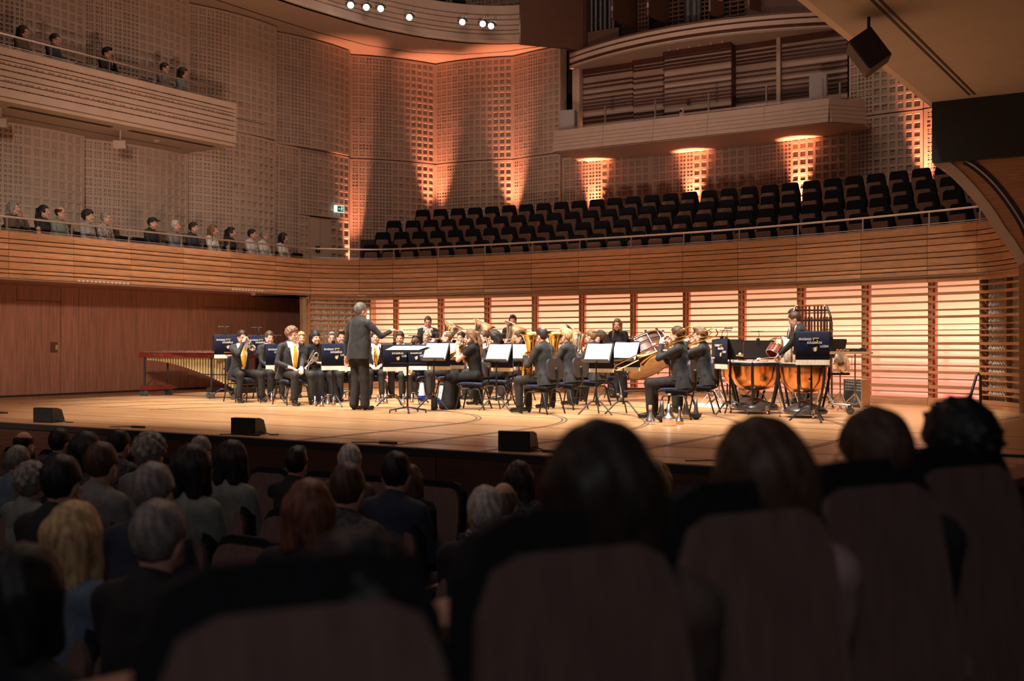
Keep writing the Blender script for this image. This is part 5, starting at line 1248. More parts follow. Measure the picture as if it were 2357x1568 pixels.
# ================================================================== the band
def rel(T, x, y, z, rx=0, ry=0, rz=0):
    """frame fixed to a player or thing"""
    bpy.context.view_layer.update()
    return ML(T.location, T.rotation_euler[2]) @ Matrix.Translation((x, y, z)) @ Matrix.Rotation(R(rz), 4, 'Z') @ Matrix.Rotation(R(rx), 4, 'X') @ Matrix.Rotation(R(ry), 4, 'Y')
def seatp(px, Z, phi, label, clabel, **kw):
    l, r_ = place(px, Z, phi); p = person(label, l, r_, **kw)
    back = Vector((math.sin(r_), -math.cos(r_), 0)) * -.045
    chair((l[0] + back.x, l[1] + back.y, 0), r_, clabel); return p
LAP = dict(hl=(-.09, .33, .62), hr=(.09, .33, .62))
PLAYC = dict(hl=(-.045, .27, 1.10), hr=(.05, .25, 1.09), grip=('grip', 'grip'))
# left: cornets
p = seatp(553, 21.4, 140, 'seated man in black suit and yellow tie with glasses playing a silver cornet', 'black orchestra chair under the leftmost cornet player', style='short', hcol='hair_dark', tie=True, glasses=True, skin='skin_b', spread=.10, head=(0, -4), hl=(-.06, .26, 1.12), hr=(.06, .25, 1.13), grip=('grip', 'grip'), seed=1)
cornet('silver cornet raised to the lips of the leftmost player', rel(p, 0, .145, 1.165, rx=-16))
p = seatp(617, 22.6, 146, 'seated man with short brown hair and open suit behind the leftmost cornet player', 'orchestra chair of the second man from the left', style='short', hcol='hair_brown', head=(0, -8), seed=2, **LAP)
p = seatp(668, 20.4, 138, 'seated young man with curly blond-brown hair, glasses and long yellow tie', 'orchestra chair under the curly-haired young man', style='curly', hcol='hair_light', tie=True, glasses=True, spread=.05, head=(-14, 0), hl=(-.02, .34, .64), hr=(.17, .26, .66), size=1.03, belly=.02, wide=1.1)
cornet('silver cornet held bell-down by the woman with a dark fringe', ML(PZ(722, 20.9) + (.98,), face(255)) @ Matrix.Rotation(R(-62), 4, 'X'))
p = seatp(692, 23.4, 158, 'seated blonde woman behind the curly-haired man', 'orchestra chair of the blonde woman', fem=True, style='long', hcol='hair_blond', outfit='top', cloth='dress', pants='dress', **LAP)
p = seatp(722, 21.3, 140, 'seated woman in black with dark fringe and earrings', 'orchestra chair of the woman with the dark fringe', fem=True, style='fringe', hcol='hair_black', outfit='top', cloth='dress', pants='dress', long_skirt=True, hl=(-.12, .28, .70), hr=(.10, .30, .74), grip=('relax', 'grip'))
p = seatp(764, 24.3, 170, 'seated grey-haired man with glasses half hidden behind a stand', 'orchestra chair of the grey-haired man in glasses', style='short', hcol='hair_grey', glasses=True, bow=True, seed=3, **LAP)
p = seatp(783, 21.8, 156, 'seated man with swept-back brown hair beside the conductor', 'orchestra chair left of the conductor', style='quiff', hcol='hair_brown', tie=True, head=(4, 0), skin='skin_b', hl=(-.06, .30, .64), hr=(.12, .30, .66))
cornet('silver cornet resting on the knee of the man beside the conductor', ML(PZ(800, 21.6) + (.92,), face(180)) @ Matrix.Rotation(R(-80), 4, 'X'))
# conductor
cl, cr_ = place(828, 18.7, 38)
p = person('conductor in black suit with grey hair and glasses standing with back to the hall', cl, cr_, seated=False, style='short', hcol='hair_pepper', glasses=True, lean=1, head=(14, 0), wide=1.14, hr=(.34, .36, 1.27), hl=(-.32, .0, .82), grip=('relax', 'grip'), h=.0115, belly=.02, size=1.025, two_tone=True, shoes='shoe', seed=4, skin='skin_b')
bt = thing('baton', 'thin white conducting baton in the conductor\'s raised hand', 'baton', mw=rel(p, .36 * 1.025, .45 * 1.025, 1.31, rz=-30, rx=6)); MB().cyl((0, -.05, 0), (0, .30, .02), .004, .002, 8).build('stick', 'mute_white', bt); MB().lathe([(0, -.02), (.011, 0), (.004, .04)], 10, Matrix.Translation((0, -.06, 0)) @ Matrix.Rotation(R(-90), 4, 'X')).build('handle', 'cork', bt)
# behind the conductor
p = seatp(864, 22.8, 172, 'seated man in suit and yellow tie half hidden by the conductor', 'orchestra chair behind the conductor', style='short', hcol='hair_dark', tie=True, seed=5, hl=(-.1, .3, .66), hr=(.1, .3, .66))
cornet('brass cornet upright on the lap of the man hidden by the conductor', ML(PZ(862, 22.5) + (1.0,), face(180)) @ Matrix.Rotation(R(-80), 4, 'X'), 'brass')
p = seatp(922, 23.3, 184, 'seated dark-haired young man looking down behind the conductor\'s stand', 'orchestra chair right of the conductor', style='short', hcol='hair_dark', head=(0, -10), seed=6, **LAP)
p = seatp(960, 22.6, 210, 'seated player hidden behind the banner stands with a brass horn on the lap', 'orchestra chair behind the two banner stands', style='short', hcol='hair_brown', head=(0, -25), size=.90, seed=7, **LAP)
tuba('small brass tenor horn low on a lap between the banner stands', ML(PZ(943, 21.9) + (.55,), face(200)) @ Matrix.Rotation(R(25), 4, 'X'), .42, 'brass', 'tenor_horn', nv=3)
# standing percussionists at the back
l, r_ = place(985, 26.2, 176); person('standing man with glasses and yellow tie at the rear left by the slatted wall', l, r_, seated=False, tie=True, glasses=True, style='short', hcol='hair_brown', head=(0, -8), hl=(-.14, .32, 1.0), hr=(.14, .32, 1.0), seed=8)
l, r_ = place(1181, 25.2, 186); person('standing young man with brown hair and yellow tie behind the tubas', l, r_, seated=False, tie=True, style='quiff', hcol='hair_brown', head=(0, -4), seed=9)
l, r_ = place(1423, 23.0, 205); person('standing young woman in black dress with long light hair by the bass drum', l, r_, seated=False, fem=True, outfit='top', cloth='dress', pants='dress', style='long', hcol='hair_light', long_skirt=True, head=(-8, 0), hl=(-.20, .22, .92), hr=(.22, .14, .92), size=.93)
# low brass in the middle
p = seatp(1036, 22.4, 262, 'seated balding man in profile playing behind a lamp-lit stand', 'orchestra chair of the balding man in profile', style='ring', hcol='hair_light', skin='skin', hl=(-.10, .30, .98), hr=(.06, .28, 1.05), grip=('grip', 'grip'))
tuba('silver tenor horn played by the balding man in profile', rel(p, 0, .33, .70), .70, 'silver', 'tenor_horn', nv=3)
p = seatp(984, 25.0, 195, 'seated pale-faced player behind the leftmost tuba', 'orchestra chair of the leftmost tuba player', style='crop', hcol='hair_blond', hl=(-.18, .25, .95), hr=(.1, .30, .95), grip=('grip', 'grip'))
tuba('large silver tuba with wide bell, leftmost of the row', ML(PZ(1018, 24.6) + (.66,), face(200)) @ Matrix.Rotation(R(-20), 4, 'Y') @ Matrix.Rotation(R(12), 4, 'X'), 1.22)
p = seatp(1066, 24.4, 215, 'seated dark-haired man behind the second tuba', 'orchestra chair of the second tuba player', style='short', hcol='hair_dark', hl=(-.18, .25, .95), hr=(.1, .30, .95), grip=('grip', 'grip'), seed=1)
tuba('large silver tuba with wide bell, second from the left', ML(PZ(1088, 23.9) + (.68,), face(205)) @ Matrix.Rotation(R(-20), 4, 'Y') @ Matrix.Rotation(R(12), 4, 'X'), 1.24)
p = seatp(1120, 22.4, 240, 'seated man with flat dark hair hidden behind the ponytail woman', 'orchestra chair behind the woman with the ponytail', style='short', hcol='hair_brown', hl=(-.14, .27, .95), hr=(.1, .30, .98), grip=('grip', 'grip'), seed=2)
tuba('silver and brass baritone horn behind the two women', ML(PZ(1130, 21.9) + (.62,), face(230)) @ Matrix.Rotation(R(10), 4, 'X'), .78, 'silver', 'baritone_horn', nv=3)
p = seatp(1134, 25.2, 200, 'seated player with grey-brown hair behind the third tuba', 'orchestra chair of the third tuba player', style='short', hcol='hair_light', seed=3, hl=(-.18, .25, .95), hr=(.1, .30, .95), grip=('grip', 'grip'))
tuba('large silver tuba in front of the standing young man', ML(PZ(1162, 24.2) + (.62,), face(200)) @ Matrix.Rotation(R(-20), 4, 'Y') @ Matrix.Rotation(R(12), 4, 'X'), 1.24)
p = seatp(1203, 22.0, 262, 'seated brown-haired man with glasses in profile beside the golden euphonium', 'orchestra chair of the man in glasses beside the golden euphonium', style='short', hcol='hair_brown', glasses=True, head=(0, -12), hl=(-.12, .28, 1.0), hr=(.06, .28, 1.06), grip=('grip', 'grip'), seed=4)
tuba('silver baritone horn of the man in glasses', rel(p, 0, .33, .66), .74, 'silver', 'baritone_horn', nv=3)
# front right of the conductor
p = seatp(1095, 18.9, 284, 'seated woman with brown ponytail and bare arms playing a flugelhorn', 'orchestra chair under the woman with the ponytail', fem=True, style='ponytail', hcol='hair_light', outfit='top', cloth='dress', pants='dress', bare_arms=True, long_skirt=True, head=(-4, -6), hl=(-.05, .30, 1.04), hr=(.05, .28, 1.02), grip=('grip', 'grip'), h=.012, lean=6)
cornet('brass flugelhorn pointing down from the woman with the ponytail', rel(p, 0, .155, 1.135, rx=-32), 'brass', True)
p = seatp(1152, 20.2, 284, 'seated woman with dark shoulder-length hair and glasses, head bowed', 'orchestra chair of the dark-haired woman', fem=True, style='longdark', hcol='hair_dark', outfit='top', cloth='dress', pants='dress', glasses=True, head=(0, -16), lean=8, hl=(-.08, .28, 1.0), hr=(.06, .28, .98), grip=('grip', 'grip'))
p = seatp(1255, 17.7, 308, 'seated man with bald crown in black suit seen from behind', 'orchestra chair at the front under the man with the bald crown', style='thin', hcol='hair_dark', glasses=True, lean=5, head=(-2, 0), hl=(-.14, .30, .90), hr=(.10, .32, .80), grip=('grip', 'grip'), h=.012, bow=True)
tuba('golden euphonium on the lap of the man with the bald crown', rel(p, -.03, .34, .60, ry=-6, rx=6), .92, 'brass', 'euphonium')
p = seatp(1312, 18.9, 304, 'seated young man with thick blond hair in black suit', 'orchestra chair under the blond young man', style='quiff', hcol='hair_blond', lean=5, hl=(-.14, .30, .90), hr=(.10, .32, .82), grip=('grip', 'grip'), h=.012)
tuba('golden and silver euphonium held by the blond young man', rel(p, -.03, .36, .62, ry=-6, rx=6), .92, 'brass', 'euphonium')
p = seatp(1368, 20.0, 300, 'seated man with cropped fair hair and glasses behind a music stand', 'orchestra chair of the crop-haired man', style='crop', hcol='hair_light', glasses=True, hl=(-.14, .30, .95), hr=(.10, .32, .9), grip=('grip', 'grip'))
tuba('silver baritone horn in front of the crop-haired man', rel(p, -.02, .38, .66), .86, 'silver', 'baritone_horn', nv=3)
p = seatp(1388, 21.4, 296, 'seated brown-haired man behind the crop-haired player', 'orchestra chair of the brown-haired man near the bass drum', style='short', hcol='hair_brown', hl=(-.14, .30, .95), hr=(.10, .32, .9), grip=('grip', 'grip'), seed=6)
tuba('large silver tuba at the right end of the tuba row', ML(PZ(1292, 23.8) + (.58,), face(210)) @ Matrix.Rotation(R(-26), 4, 'Y') @ Matrix.Rotation(R(12), 4, 'X'), 1.2)
tuba('silver baritone horn standing between the blond and crop-haired men', ML(PZ(1333, 21.0) + (.66,), face(250)), .85, 'silver', 'baritone_horn', nv=3)
# trombones
p = seatp(1566, 16.5, 292, 'seated trombone player with brown hair at the front right', 'orchestra chair under the front trombone player', style='short', hcol='hair_brown', lean=3, head=(0, 2), hl=(-.10, .26, 1.10), hr=(.05, .34, 1.02), grip=('grip', 'grip'), h=.012, seed=7)
trombone('brass trombone raised across the front player\'s shoulder', rel(p, 0, .15, 1.175, rx=-26, rz=3))
p = seatp(1620, 17.8, 292, 'seated trombone player with fair hair behind the front trombonist', 'orchestra chair under the fair-haired trombonist', style='quiff', hcol='hair_light', lean=3, hl=(-.10, .26, 1.13), hr=(.05, .30, 1.08), grip=('grip', 'grip'), h=.012)
trombone('brass trombone of the fair-haired player', rel(p, 0, .15, 1.20, rx=-20, rz=3))
# timpani corner
l, r_ = place(1858, 18.6, 290); p = person('timpani player in black suit bending over the drums', l, r_, seated=False, style='short', hcol='hair_brown', lean=16, head=(0, -18), hl=(-.16, .48, .93), hr=(.14, .50, .92), grip=('grip', 'grip'), h=.012, size=.955, skin='skin_b', bow=True, seed=8)
for sx, w in ((-.16, 'left'), (.14, 'right')):
    t = thing('timpani_mallet', 'pale timpani mallet in the player\'s %s hand' % w, 'mallet', mw=rel(p, sx, .52, .875, rz=sx * 60)); MB().cyl((0, -.05, 0), (0, .26, -.03), .006).build('stick', 'wood_pale', t); MB().lathe([(0, -.02), (.02, -.01), (.02, .01), (0, .02)], 12, Matrix.Translation((0, .27, -.03))).build('head', 'drum_white', t)
l, r_ = place(1834, 20.6, 272); person('standing man in black mostly hidden behind the timpani player', l, r_, seated=False, style='short', hcol='hair_dark', head=(0, -6), seed=9, size=1.0)
timpano('large copper kettledrum with black frame in the middle of the timpani', place(1738, 17.9)[0], face(0), .385)
timpano('copper kettledrum with a maker\'s name on the bowl at the right front', place(1850, 16.9)[0], face(8), .355, True)
timpano('copper kettledrum at the left, mostly behind the middle one', place(1712, 18.9)[0], face(20), .36)
# ---- music stands
for k, (px, Z, phi, lab, kw) in enumerate((
        (518, 22.3, -22, 'banner stand furthest left in front of the marimba', dict(h=.96, music=False)),
        (594, 23.4, -20, 'banner stand behind the leftmost cornet player', dict(h=.96, music=False)),
        (636, 20.9, -24, 'banner stand left of the curly-haired man', dict(h=.78, lampside=-1, music=False)),
        (766, 19.7, -20, 'banner stand just left of the conductor', dict(h=.79, music=False)),
        (808, 21.2, -8, 'banner stand hidden behind the conductor', dict(h=.74, music=False)),
        (906, 19.7, -20, 'banner stand just right of the conductor', dict(h=.77, music=False)),
        (958, 20.6, 4, 'banner stand behind the conductor\'s desk', dict(h=.77, music=False)),
        (1867, 15.9, 8, 'banner stand in front of the right kettledrum', dict(h=.95, music=False, lamp=False)),
        (1683, 17.4, 76, 'banner stand seen edge-on left of the timpani', dict(h=.86, music=False)))):
    l, r_ = place(px, Z, phi + 180); stand('black music stand with blue lettered banner, ' + lab, l, r_, **kw)
for k, (px, Z, phi, lab, kw) in enumerate((
        (997, 18.7, 22, 'holding two white pages right of the conductor\'s desk', dict(h=.82, w=.46)),
        (1031, 19.6, 24, 'with pages partly behind the one beside the conductor\'s desk', dict(h=.82, w=.46)),
        (1141, 18.5, 26, 'with white pages right of the woman with the ponytail', dict(h=.80, w=.46)),
        (1193, 19.3, 26, 'with white pages beside the man with the bald crown', dict(h=.80, w=.46)),
        (1371, 17.4, 26, 'with white pages before the crop-haired man', dict(h=.81, w=.47)),
        (1433, 17.5, 30, 'with white pages next to the bass drum', dict(h=.83, w=.44)))):
    l, r_ = place(px, Z, phi + 6); stand('black music stand ' + lab, l, r_, plain=True, tilt=26, **kw)
for px, Z, phi, lab, kw in ((1674, 20.6, 10, 'large black stand desk at the rear behind the trombones', dict(h=.86, w=.56)), (1746, 20.2, 8, 'black stand desk with lamp behind the timpani', dict(h=.84, w=.54)),
                            (1906, 19.0, -10, 'black stand desk right of the timpani player', dict(h=.86, w=.54)), (1402, 22.4, 70, 'black stand desk beside the woman in the black dress', dict(h=.98, w=.46, lamp=False)),
                            (975, 25.3, 0, 'black stand desk before the rear man in glasses', dict(h=.95, w=.5))):
    l, r_ = place(px, Z, phi + 180); stand('plain ' + lab, l, r_, banner=False, music=False, **kw)
# conductor's desk: wide double tier on a star base
l, r_ = place(938, 18.0, 20); t = thing('conductor_desk', 'wide black conductor\'s desk with open white scores', 'music stand', l, r_)
T_ = Matrix.Translation((0, 0, 1.0)) @ Matrix.Rotation(R(10), 4, 'X'); MB().rbox((0, 0, 0), (.62, .40, .012), .02, T_).build('desk', 'black_matte', t); MB().box((0, -.20, .015), (.62, .012, .04), T_).build('ledge', 'black_matte', t)
MB().rbox((.02, -.02, .79), (.50, .30, .012), .02).build('lower_shelf', 'black_matte', t); MB().cyl((0, 0, .08), (0, 0, .99), .016).build('pole', 'black_metal', t)
for k in range(5):
    a = R(72 * k + 10); MB().tube([(0, 0, .09), (.30 * math.cos(a), .30 * math.sin(a), .045), (.30 * math.cos(a), .30 * math.sin(a), .0)], .013, 7).build('foot', 'black_metal', t)
sc_ = thing('score', 'open white scores lying on the conductor\'s desk', 'sheet music', mw=ML(l, r_) @ T_ @ Matrix.Translation((0, .02, .014)))
for sx, a in ((-.17, 4), (.14, -5), (.02, 2)): MB().box((sx, 0, .004 + abs(a) * .002), (.30, .36, .006), Matrix.Rotation(R(a), 4, 'Z')).build('page', 'paper', sc_)
# ---- bass drum on its tilted frame
C_ = Vector((*PZ(1486, 21.6), 0)); rgt = Vector((CS, SN, 0)); upv = Vector((0, 0, 1)); tow = Vector((SN, -CS, 0))
nv = (rgt * .385 - upv * .82 + tow * .42).normalized(); zc = CAM_H + (HOR - 818) / F_PX * 21.6
rotm = nv.to_track_quat('Z', 'X').to_matrix().to_4x4()
bd = thing('bass_drum', 'large brown bass drum tilted on a wheeled frame', 'drum', mw=Matrix.Translation((C_.x, C_.y, zc)) @ rotm); rb, db = .47, .25
MB().lathe([(rb, -db), (rb, db)], 40).build('shell', 'drum_shell', bd)
for sz in (-1, 1):
    MB().lathe([(rb + .004, sz * db), (rb + .022, sz * db), (rb + .022, sz * (db - .035)), (rb + .004, sz * (db - .035))], 40).build('hoop', 'drum_shell', bd); MB().lathe([(rb + .006, sz * (db - .04)), (rb + .026, sz * (db - .04)), (rb + .026, sz * (db - .05))], 40).build('rim', 'chrome', bd)
    hd = MB().lathe([(0, sz * (db - .004)), (rb, sz * (db - .004)), (rb + .004, sz * (db - .02))][::sz], 40).build('drum_head', 'drum_head', bd)
for k in range(12):
    a = R(30 * k); c, s = math.cos(a) * (rb + .03), math.sin(a) * (rb + .03)
    o = MB().cyl((c, s, -db), (c, s, db), .008, n=6).cyl((c, s, .03), (c, s, .09), .016, n=8).cyl((c, s, -.09), (c, s, -.03), .016, n=8).build('tension_rod', 'chrome', bd); MB().box((c * 1.02, s * 1.02, db), (.03, .03, .05)).box((c * 1.02, s * 1.02, -db), (.03, .03, .05)).build('claw', 'chrome', o)
for z in (-.08, .10): MB().lathe([(rb + .035, z - .012), (rb + .05, z), (rb + .035, z + .012)], 40).build('frame_ring', 'black_metal', bd)
fr = thing('drum_cart', 'black wheeled tubular frame carrying the bass drum', 'cart', (C_.x, C_.y, 0), face(0))
for sx in (-1, 1):
    MB().tube([(sx * .46, -.10, .80), (sx * .52, .0, .45), (sx * .50, -.30, .20), (sx * .50, -.36, .12)], .018, 8).build('leg', 'black_metal', fr); MB().tube([(sx * .46, .0, .80), (sx * .50, .25, .30), (sx * .50, .38, .12)], .018, 8).build('leg', 'black_metal', fr)
    for y in (-.36, .38): w_ = MB().cyl((sx * .50 - .015, y, .06), (sx * .50 + .015, y, .06), .06, n=18).build('caster', 'rubber', fr); MB().box((sx * .5, y, .11), (.05, .08, .05)).build('fork', 'chrome', w_)
MB().tube([(-.5, -.30, .20), (.5, -.30, .20)], .016, 7).tube([(-.5, .28, .22), (.5, .28, .22)], .016, 7).build('crossbar', 'black_metal', fr)
# ---- marimba
a = Vector((*PZ(352, 24.0), 0)); b = Vector((*PZ(575, 22.4), 0)); dv = b - a; Lm = dv.length; mr = math.atan2(dv.y, dv.x)
mb_ = thing('marimba', 'long marimba with red-brown frame and gold resonator tubes at the far left', 'marimba', a, mr)
MB().box((Lm / 2, -.32, .86), (Lm, .03, .10)).build('front_rail', 'marimba_red', mb_); MB().box((Lm / 2, .40, .86), (Lm, .03, .10)).build('rear_rail', 'marimba_red', mb_)
for x in (0, Lm): MB().box((x, .04, .86), (.05, .78, .11)).build('end_rail', 'marimba_red', mb_)
nb = 34
for k in range(nb):
    x = .06 + (Lm - .12) * (k + .5) / nb; ln = .30 + .40 * k / nb; MB().rbox((x, -.14, .925), ((Lm - .12) / nb * .86, ln, .022), .004).build('bar', 'drum_shell', mb_)
    if k % 7 not in (2, 6): MB().rbox((x + (Lm - .12) / nb / 2, .26, .945), ((Lm - .12) / nb * .80, ln * .8, .022), .004).build('bar', 'drum_shell', mb_)
    tl = .06 + .62 * (k / nb) ** 1.7
    MB().cyl((x, -.20, .81), (x, -.20, .81 - tl), .030, n=10).build('resonator', 'tube_gold', mb_)
_m = text_mesh('YAMAHA', .055); _mat_me(_m, 'brass'); o = link('lettering', _m, mb_); o.location = (.52, -.337, .845); o.rotation_euler = (R(90), 0, 0); o.scale = (.9, 1, 1); MB().cyl((.46, -.336, .865), (.46, -.341, .865), .024, n=16).build('maker_mark', 'brass', mb_)
for x in (.06, Lm * .72, Lm - .06):
    for y in (-.26, .34):
        MB().cyl((x, y, .16), (x, y, .81), .022, n=10).build('leg', 'black_metal', mb_)
    MB().box((x, .04, .17), (.14, .72, .10)).build('foot_block', 'marimba_red' if x < .1 else 'black_metal', mb_)
    for y in (-.29, .37):
        for sx in (-.06, .06): MB().cyl((x + sx, y - .018, .055), (x + sx, y + .018, .055), .055, n=18).build('caster', 'rubber', mb_)
MB().tube([(.06, -.26, .48), (Lm - .06, -.26, .48)], .012, 6).tube([(.10, -.26, .20), (.48, -.26, .48)], .009, 6).build('crossbar', 'black_metal', mb_)
# ---- tubular chimes behind the timpani
l, r_ = place(1868, 19.6, 8 + 180); ch = thing('tubular_bells', 'rack of brown tubular bells with chrome frame behind the timpani player', 'bells', l, r_ + math.pi)
for row, y, z1, n_ in ((0, 0, 1.55, 12), (1, .10, 1.74, 8)):
    for k in range(n_):
        x = (-.26 + k * .052) if row == 0 else (-.20 + k * .058 + (.03 if k > 3 else 0)); MB().cyl((x, y, .35 + .02 * k), (x, y, z1), .017, n=10).cyl((x, y, z1), (x, y, z1 + .015), .019, n=10).build('tube', 'chime_brown', ch)
MB().box((0, .0, 1.50), (.66, .03, .03)).build('hanger', 'black_metal', ch); MB().box((.02, .10, 1.68), (.56, .03, .03)).build('hanger', 'black_metal', ch)
for sx in (-1, 1):
    MB().tube([(sx * .34, .0, .12), (sx * .34, .0, 1.45), (sx * .33, .03, 1.56), (sx * .27, .06, 1.74), (sx * .22, .08, 1.76)], .02, 8).build('side_post', 'chrome', ch); MB().box((sx * .34, 0, .08), (.06, .5, .05)).build('foot', 'black_metal', ch)
# ---- small percussion
def tripod(t, h, m='chrome', spread=.24):
    MB().cyl((0, 0, .18), (0, 0, h), .012).build('pole', m, t)
    for k in range(3):
        a = R(120 * k + 40); MB().tube([(0, 0, .30), (spread * math.cos(a), spread * math.sin(a), .015)], .010, 6).tube([(0, 0, .12), (spread * .5 * math.cos(a), spread * .5 * math.sin(a), .16)], .006, 5).build('leg', m, t)
l, r_ = place(1934, 18.6, 0); t = thing('cymbal_stand', 'pair of pale cymbals held edge-up in a low wire cradle right of the timpani', 'cymbals', l, r_); tripod(t, .62)
for k, (dx, a) in enumerate(((0, 8), (.03, -6))): MB().lathe([(0, .02), (.05, .02), (.06, .004), (.19, -.004), (.19, -.007), (.06, 0), (0, .012)], 30, Matrix.Translation((dx, -.03 - .05 * k, .80)) @ Matrix.Rotation(R(42), 4, 'Z') @ Matrix.Rotation(R(80 + a), 4, 'X')).build('cymbal', 'cymbal', t)
MB().tube([(-.16, -.10, .88), (-.16, -.10, .64), (.16, -.10, .64), (.16, -.10, .88)], .006, 6).tube([(-.06, -.12, .86), (-.06, -.12, .64)], .006, 6).tube([(.06, -.12, .86), (.06, -.12, .64)], .006, 6).build('cradle', 'chrome', t); MB().box((-.02, 0, .60), (.34, .06, .04)).build('cradle_base', 'black_metal', t)
l, r_ = place(1968, 18.2, 0); t = thing('percussion_table', 'small pale wooden tray table on a tripod at the right of the percussion', 'table', l, r_); tripod(t, .93, 'chrome', .28); MB().rbox((-.12, 0, .95), (.72, .34, .04), .02).build('top', 'wood_pale', t)
x = thing('stick_bag', 'flat black case lying on the tray table', 'case', (l[0], l[1], .97), r_); MB().rbox((0, 0, .025), (.34, .16, .05), .03).build('case_body', 'black_matte', x); MB().tube([(.08, 0, .05), (.12, 0, .06), (.16, 0, .05)], .008, 6).build('handle', 'black_matte', x)
for k in range(3):
    s_, t_ = PZ(1928 + k * 8, 18.1); x = thing('small_percussion', ['red shaker at the left end of the tray table', 'dark red shaker in the middle of three on the tray table', 'brown shaker beside the black case on the tray table'][k], 'shaker', (s_, t_, .97), r_); MB().lathe([(0, 0), (.02, .004), (.026, .02), (.02, .036), (0, .04)], 14).build('body', 'drum_red' if k < 2 else 'drum_shell', x); MB().cyl((.02, 0, .02), (.07, 0, .02), .007).build('handle', 'wood_pale', x)
l, r_ = place(1972, 19.6, -48); t = thing('cajon', 'box drum with printed black front and tan side standing by the slatted wall', 'drum', l, r_); MB().box((0, 0, .25), (.34, .32, .47)).build('body', 'box_tan', t); MB().box((0, -.163, .25), (.335, .006, .465)).build('side', 'box_tan', t); MB().box((-.173, 0, .25), (.006, .318, .465)).build('printed_front', 'box_black', t)
mp_ = MB()
for k in range(4):
    for j in range(7): mp_.box((-.178, -.13 + j * .043, .45 - k * .05), (.002, .028 + .012 * ((j * k) % 2), .022), Matrix.Rotation(R(3), 4, 'X'))
mp_.box((-.178, -.03, .12), (.002, .004, .10)).box((-.178, .01, .12), (.002, .004, .10)).box((-.178, -.02, .06), (.002, .08, .006)); o = mp_.build('print', 'box_print', t); o['kind'] = 'stuff'
def drum(name, label, px, Z, z, r, h, tilt, m, head='drum_head', stand_=True):
    s_, t_ = PZ(px, Z); t = thing(name, label, 'drum', (s_, t_, 0), face(0)); T = Matrix.Translation((0, 0, z)) @ Matrix.Rotation(R(tilt[0]), 4, 'X') @ Matrix.Rotation(R(tilt[1]), 4, 'Y')
    MB().lathe([(r, -h / 2), (r, h / 2)], 28, T).build('shell', m, t)
    for sz in (-1, 1): MB().lathe([(r + .004, sz * h / 2), (r + .014, sz * h / 2), (r + .014, sz * (h / 2 - .02)), (r + .004, sz * (h / 2 - .02))], 28, T).build('rim', 'chrome', t)
    MB().lathe([(0, h / 2 - .002), (r, h / 2 - .002)], 28, T).build('drum_head', head, t)
    for k in range(8): a = R(45 * k + 10); c, s = math.cos(a) * (r + .012), math.sin(a) * (r + .012); MB().cyl(T @ Vector((c, s, -h / 2)), T @ Vector((c, s, h / 2)), .006, n=6).build('lug', 'chrome', t)
    if stand_: tripod(t, z - h / 2 - .02)
    return t
drum('snare_drum', 'tan snare drum on a chrome stand left of the timpani', 1655, 19.6, .62, .17, .15, (8, 0), 'wood_pale', 'drum_white')
drum('snare_drum', 'snare drum with red under-shell beside the tan one', 1641, 20.4, .74, .17, .10, (6, 0), 'drum_shell', 'drum_white')
drum('hand_drum', 'tilted red wooden drum with pale rim beside the timpani player', 1786, 19.4, .97, .135, .17, (-20, 34), 'drum_red')
drum('hand_drum', 'tan drum tilted behind the red one', 1794, 20.8, 1.04, .18, .18, (-30, 10), 'wood_pale')
l, r_ = place(1826, 20.4, 0); cv = MB(); rows = []
for k in range(12):
    x = -.20 + .40 * k / 11; rows.append([(x, -.14 + .02 * math.sin(k), .80 + .02 * math.sin(2 * k)), (x, -.10, 1.16 + .03 * math.sin(k * .9)), (x, .05, 1.20 + .03 * math.sin(k * .9 + 1)), (x, .16, .84), (x, .13, .84), (x, .04, 1.17 + .03 * math.sin(k * .9 + 1)), (x, -.08, 1.13 + .03 * math.sin(k * .9)), (x, -.12, .80)])
cv.loft(rows, smooth=True); t = thing('covered_drum', 'drum on a stand under a pale draped cloth behind the timpani player', 'drum', l, r_); cv.build('cloth', 'curtain', t); MB().lathe([(.16, .75), (.16, 1.1), (0, 1.1)], 20).build('shell', 'wood_pale', t); tripod(t, .75)
l, r_ = place(1735, 20.4, 0); t = thing('percussion_tray', 'cloth-covered tray of mallets behind the kettledrums', 'table', l, r_); MB().rbox((0, 0, .88), (.72, .40, .03), .02).build('top', 'wood_pale', t); MB().box((0, -.1, .84), (.76, .04, .05)).build('edge', 'black_metal', t); tripod(t, .87, 'black_metal', .32)
for k in range(4):
    x = thing('mallet', 'soft white-headed mallet on the percussion tray, %s from the left' % ordinal(k + 1), 'mallet', (l[0] - .25 * CS + .10 * k * CS, l[1] - .25 * SN + .10 * k * SN, .91), r_ + .3 * k); MB().cyl((0, 0, 0), (0, .25, 0), .006).build('stick', 'wood_pale', x); MB().lathe([(0, -.028), (.025, -.01), (.028, .01), (0, .03)], 12).build('head', 'drum_white', x)
l, r_ = place(1690, 20.1, 0); mt = thing('drum_mat', 'round pale mat on the floor under the snare drums', 'mat', (l[0], l[1], .0), 0); MB().lathe([(0, .006), (.75, .006), (.76, 0)], 40).build('disc', 'drum_white', mt)
# trolley behind the right kettledrum
l, r_ = place(1918, 17.6, 30); t = thing('bell_trolley', 'pale metal trolley foot with castors right of the kettledrum', 'frame', l, r_); MB().tube([(-.18, 0, .50), (0, 0, .16), (.26, 0, .14)], .022, 8).build('bar', 'aluminium', t); MB().cyl((.26, -.015, .06), (.26, .015, .06), .06, n=18).build('caster', 'rubber', t); MB().box((.26, 0, .12), (.06, .05, .05)).build('fork', 'chrome', t)
MB().tube([(-.18, 0, .50), (-.28, 0, .10)], .018, 8).build('strut', 'aluminium', t)
